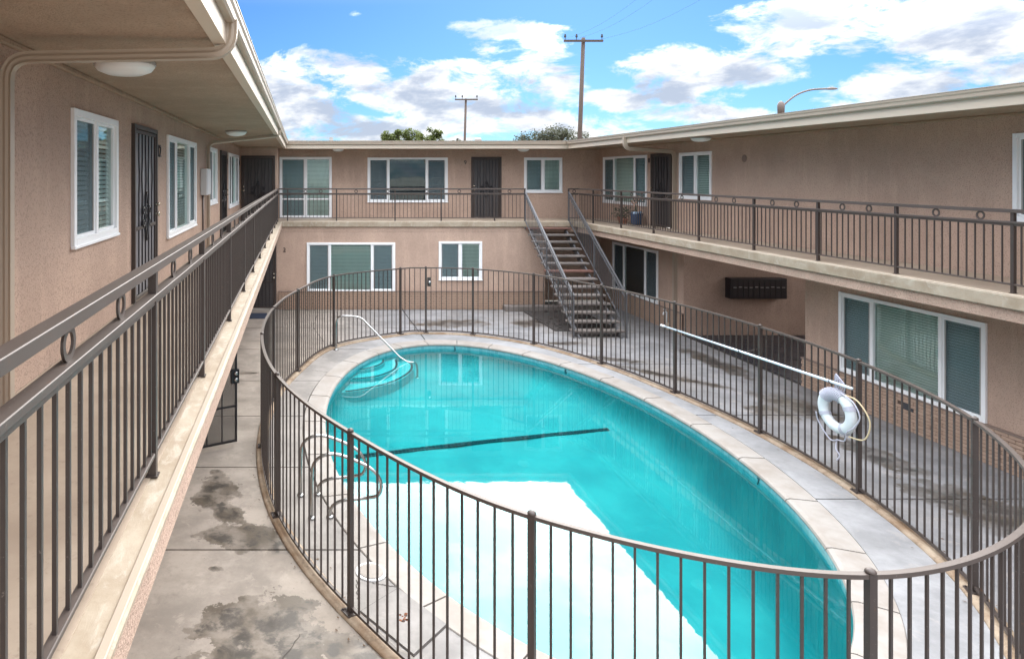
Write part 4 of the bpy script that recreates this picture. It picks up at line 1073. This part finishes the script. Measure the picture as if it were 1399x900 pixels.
# ------------------------------------------------------------------ potted plants on the right balcony
def leaf(b, p, ln, w, ang, tilt, bend=.3):
    d_ = Vector((cos(ang)*cos(tilt), sin(ang)*cos(tilt), sin(tilt))); s = d_.cross(Vector((0,0,1))).normalized()*w
    a0 = b.verts.new(p); m1 = b.verts.new(p+d_*ln*.5+s); m2 = b.verts.new(p+d_*ln*.5-s); e = b.verts.new(p+d_*ln-Vector((0,0,ln*bend)))
    b.faces.new((a0, m1, e)); b.faces.new((a0, e, m2))
P1 = Vector((10.08, 20.0, DK+.005)); t1 = thing('potted_plant', 'dark blue glazed pot with peach blossoms and pale blue wrap, nearest to the door', 'potted plant', P1, 'pots on the right balcony')
bm = new_bm(); lathe(bm, [(.12, 0), (.15, .05), (.17, .30), (.185, .34), (.165, .34), (.15, .30)], P1, 20); obj('pot', bm, 'blue', t1, smooth=True)
bm = new_bm()
for k in range(30): leaf(bm, P1+Vector((random.uniform(-.14, .14), random.uniform(-.14, .14), .33)), .13, .04, random.uniform(0, 6.28), random.uniform(.1, 1.0), .1)
obj('wrapping', bm, 'palecloth', t1)
bm = new_bm()
for k in range(7):
    a = random.uniform(0, 6.28); tip = P1+Vector((cos(a)*.12, sin(a)*.12, random.uniform(.65, .85))); sweep(bm, [P1+Vector((0,0,.3)), (P1+tip)/2+Vector((0,0,.25)), tip], circ(.006, 5))
obj('stem', bm, 'leafC', t1)
bm = new_bm()
for k in range(70): leaf(bm, P1+Vector((random.gauss(-.02, .06), random.gauss(.02, .08), random.uniform(.55, .88))), .07, .03, random.uniform(0, 6.28), random.uniform(-.5, 1.2), .2)
obj('blossoms', bm, 'peach', t1)
P2 = Vector((10.0, 20.75, DK+.005)); t2 = thing('potted_plant', 'small terracotta pot with dark green leafy plant, left of the blue pot', 'potted plant', P2, 'pots on the right balcony')
bm = new_bm(); lathe(bm, [(.09, 0), (.13, .16), (.145, .16), (.145, .20), (.12, .20)], P2, 18); obj('pot', bm, 'terra', t2, smooth=True)
bm = new_bm()
for k in range(220): leaf(bm, P2+Vector((random.gauss(0, .12), random.gauss(-.12, .17), random.uniform(.18, .48))), .09, .028, random.uniform(0, 6.28), random.uniform(-.3, 1.2), .3)
obj('foliage', bm, 'leafC', t2)
P3 = Vector((9.92, 20.45, DK+.005)); t3 = thing('flower_pot', 'low empty-looking terracotta pot between the leafy pot and the blue pot', 'flower pot', P3, 'pots on the right balcony')
bm = new_bm(); lathe(bm, [(.08, 0), (.11, .13), (.12, .13), (.12, .16), (.10, .16)], P3, 16); obj('pot', bm, 'terra', t3, smooth=True)
bm = new_bm(); lathe(bm, [(.10, .145), (.09, .15)], P3, 16); obj('soil', bm, 'soil', t3)

# ------------------------------------------------------------------ beyond the roofs
def at(px, py, y): return Vector(((px-411)*y/F, y, EYE+(239-py)*y/F))
def upole(px_top, py_top, px_b, y, arm_py, arm_l, arm_r, pins, label, rad):
    top = at(px_top, py_top, y); bot = at(px_b, 190, y); dirv = (top-bot)/(top.z-bot.z); base = top-dirv*top.z
    t = thing('utility_pole', label, 'utility pole', base, 'wooden utility poles')
    b = new_bm(); sweep(b, [base, top], circ(rad, 10), taper=[1.15, .8]); obj('shaft', b, 'wood', t, smooth=True)
    A, B = at(arm_l, arm_py, y), at(arm_r, arm_py, y); A.y = B.y = y-rad-.05
    b = new_bm(); sweep(b, [A, B], rect(.12, .13)); obj('crossarm', b, 'wood', t)
    c = top+Vector((0,0,-.5*(top.z-A.z)))
    for px in pins:
        p = at(px, arm_py, y); p.y = y-rad-.05
        b = new_bm(); lathe(b, [(.02, .05), (.02, .20), (.07, .22), (.08, .30), (.05, .36), (.06, .40), (.02, .44)], p, 8); obj('insulator', b, 'dark', t)
    return t
u1 = upole(797, 52, 792, 43, 57, 769, 822, (770.5, 786, 820.5), 'tall wooden utility pole with crossarm, the nearer one above the back roof', .145)
u2 = upole(636.5, 135, 635, 66, 136.5, 621, 652, (622, 631, 651), 'distant shorter wooden utility pole with crossarm above the middle of the back roof', .13)
b = new_bm(); 
for px, ex_, ey_ in ((770.5, 900, -25), (786, 925, -25), (820.5, 1000, -25)):
    p = at(px, 54, 43); q = at(ex_, ey_, 30); q.y = 30
    sweep(b, [p+(q-p)*s+Vector((0, 0, -.4*sin(pi*s))) for s in [i/8 for i in range(9)]], circ(.005, 4))
obj('wire', b, 'dark', u1)
sl = thing('street_lamp', 'curved-arm street lamp rising behind the right-hand roof', 'street lamp', (*at(1068, 190, 29).xy, 0))
pt = at(1067, 141, 29)
b = new_bm(); sweep(b, [(pt.x, 29, 0), (pt.x, 29, pt.z-.2)], circ(.11, 10), taper=[1.2, .8]); lathe(b, [(.13, -.45), (.14, -.1), (.09, .04), (.03, .08)], pt, 10); obj('column', b, 'lamp', sl, smooth=True)
b = new_bm(); sweep(b, smooth_path([at(1068.5, 147, 29), at(1076, 139, 29), at(1090, 129, 29), at(1108, 123, 29), at(1131, 121.5, 29)], 5), circ(.04, 8)); obj('arm', b, 'lamp', sl, smooth=True)
hd = at(1136, 121.5, 29); b = new_bm(); lathe(b, [(.10, -.045), (.16, -.03), (.15, .03), (.05, .07)], (0, 0, 0), 12); bmesh.ops.scale(b, vec=(1.6, .8, 1), verts=b.verts); bmesh.ops.translate(b, verts=b.verts, vec=hd); obj('lamp_head', b, 'lamp', sl)

def tree(px0, px1, ptop, y, lm, label, nclump, leaves, flat, seed, group='trees behind the back roof', base_py=196, ls=.2):
    rnd = random.Random(seed); cx = (px0+px1)/2; c = at(cx, (ptop+base_py)/2, y); rx = (px1-px0)/2*y/F; top = at(cx, ptop, y).z; zc = at(cx, base_py, y).z
    t = thing('tree', label, 'tree', (c.x, y, 0), group)
    b = new_bm(); trunk = [Vector((c.x, y, 0)), Vector((c.x+.1, y, zc*.5)), Vector((c.x, y, zc-.3))]; sweep(b, smooth_path(trunk, 4), circ(.22, 9), taper=[1.2-.5*i/8 for i in range(9)])
    cl = []
    for i in range(nclump):
        a = rnd.uniform(0, 6.28); r = rx*sqrt(rnd.random())*.92; hfrac = sqrt(max(0, 1-(r/rx)**2))
        z = zc-.4+(top-zc+.3)*rnd.uniform(.35 if flat else .1, 1)*(.45+.55*hfrac)
        p = Vector((c.x+r*cos(a), y+r*sin(a)*.8, z)); cl.append(p)
        if i % 2 == 0: sweep(b, [trunk[-1], (trunk[-1]+p)/2+Vector((0, 0, -.15)), p], circ(.05, 5), taper=[1, .6, .3])
    obj('trunk', b, 'bark', t, smooth=True)
    b = new_bm()
    for p in cl:
        rr_ = rnd.uniform(.25, .5)*rx/2.4
        for k in range(leaves):
            v = Vector((rnd.gauss(0, 1), rnd.gauss(0, 1), rnd.gauss(0, .75))); v = v.normalized()*rr_*rnd.uniform(.5, 1.15)
            leaf(b, p+v, rnd.uniform(.6, 1.3)*ls, ls*.3, rnd.uniform(0, 6.28), rnd.uniform(-.9, 1.2), .2)
    obj('crown', b, lm, t)
tree(518, 574, 176, 46, 'leafA', 'yellow-green leafy tree, its rounded top showing left above the back roof', 46, 60, False, 3)
tree(560, 607, 174, 49, 'leafA', 'yellow-green tree just right of the leftmost one, with a small pointed tip', 40, 60, False, 5)
tree(706, 804, 175, 52, 'leafB', 'wide flat-topped olive tree behind the nearer utility pole', 90, 44, True, 9)
tree(617, 631, 187, 60, 'leafB', 'tiny treetop beside the distant utility pole', 12, 30, False, 12)
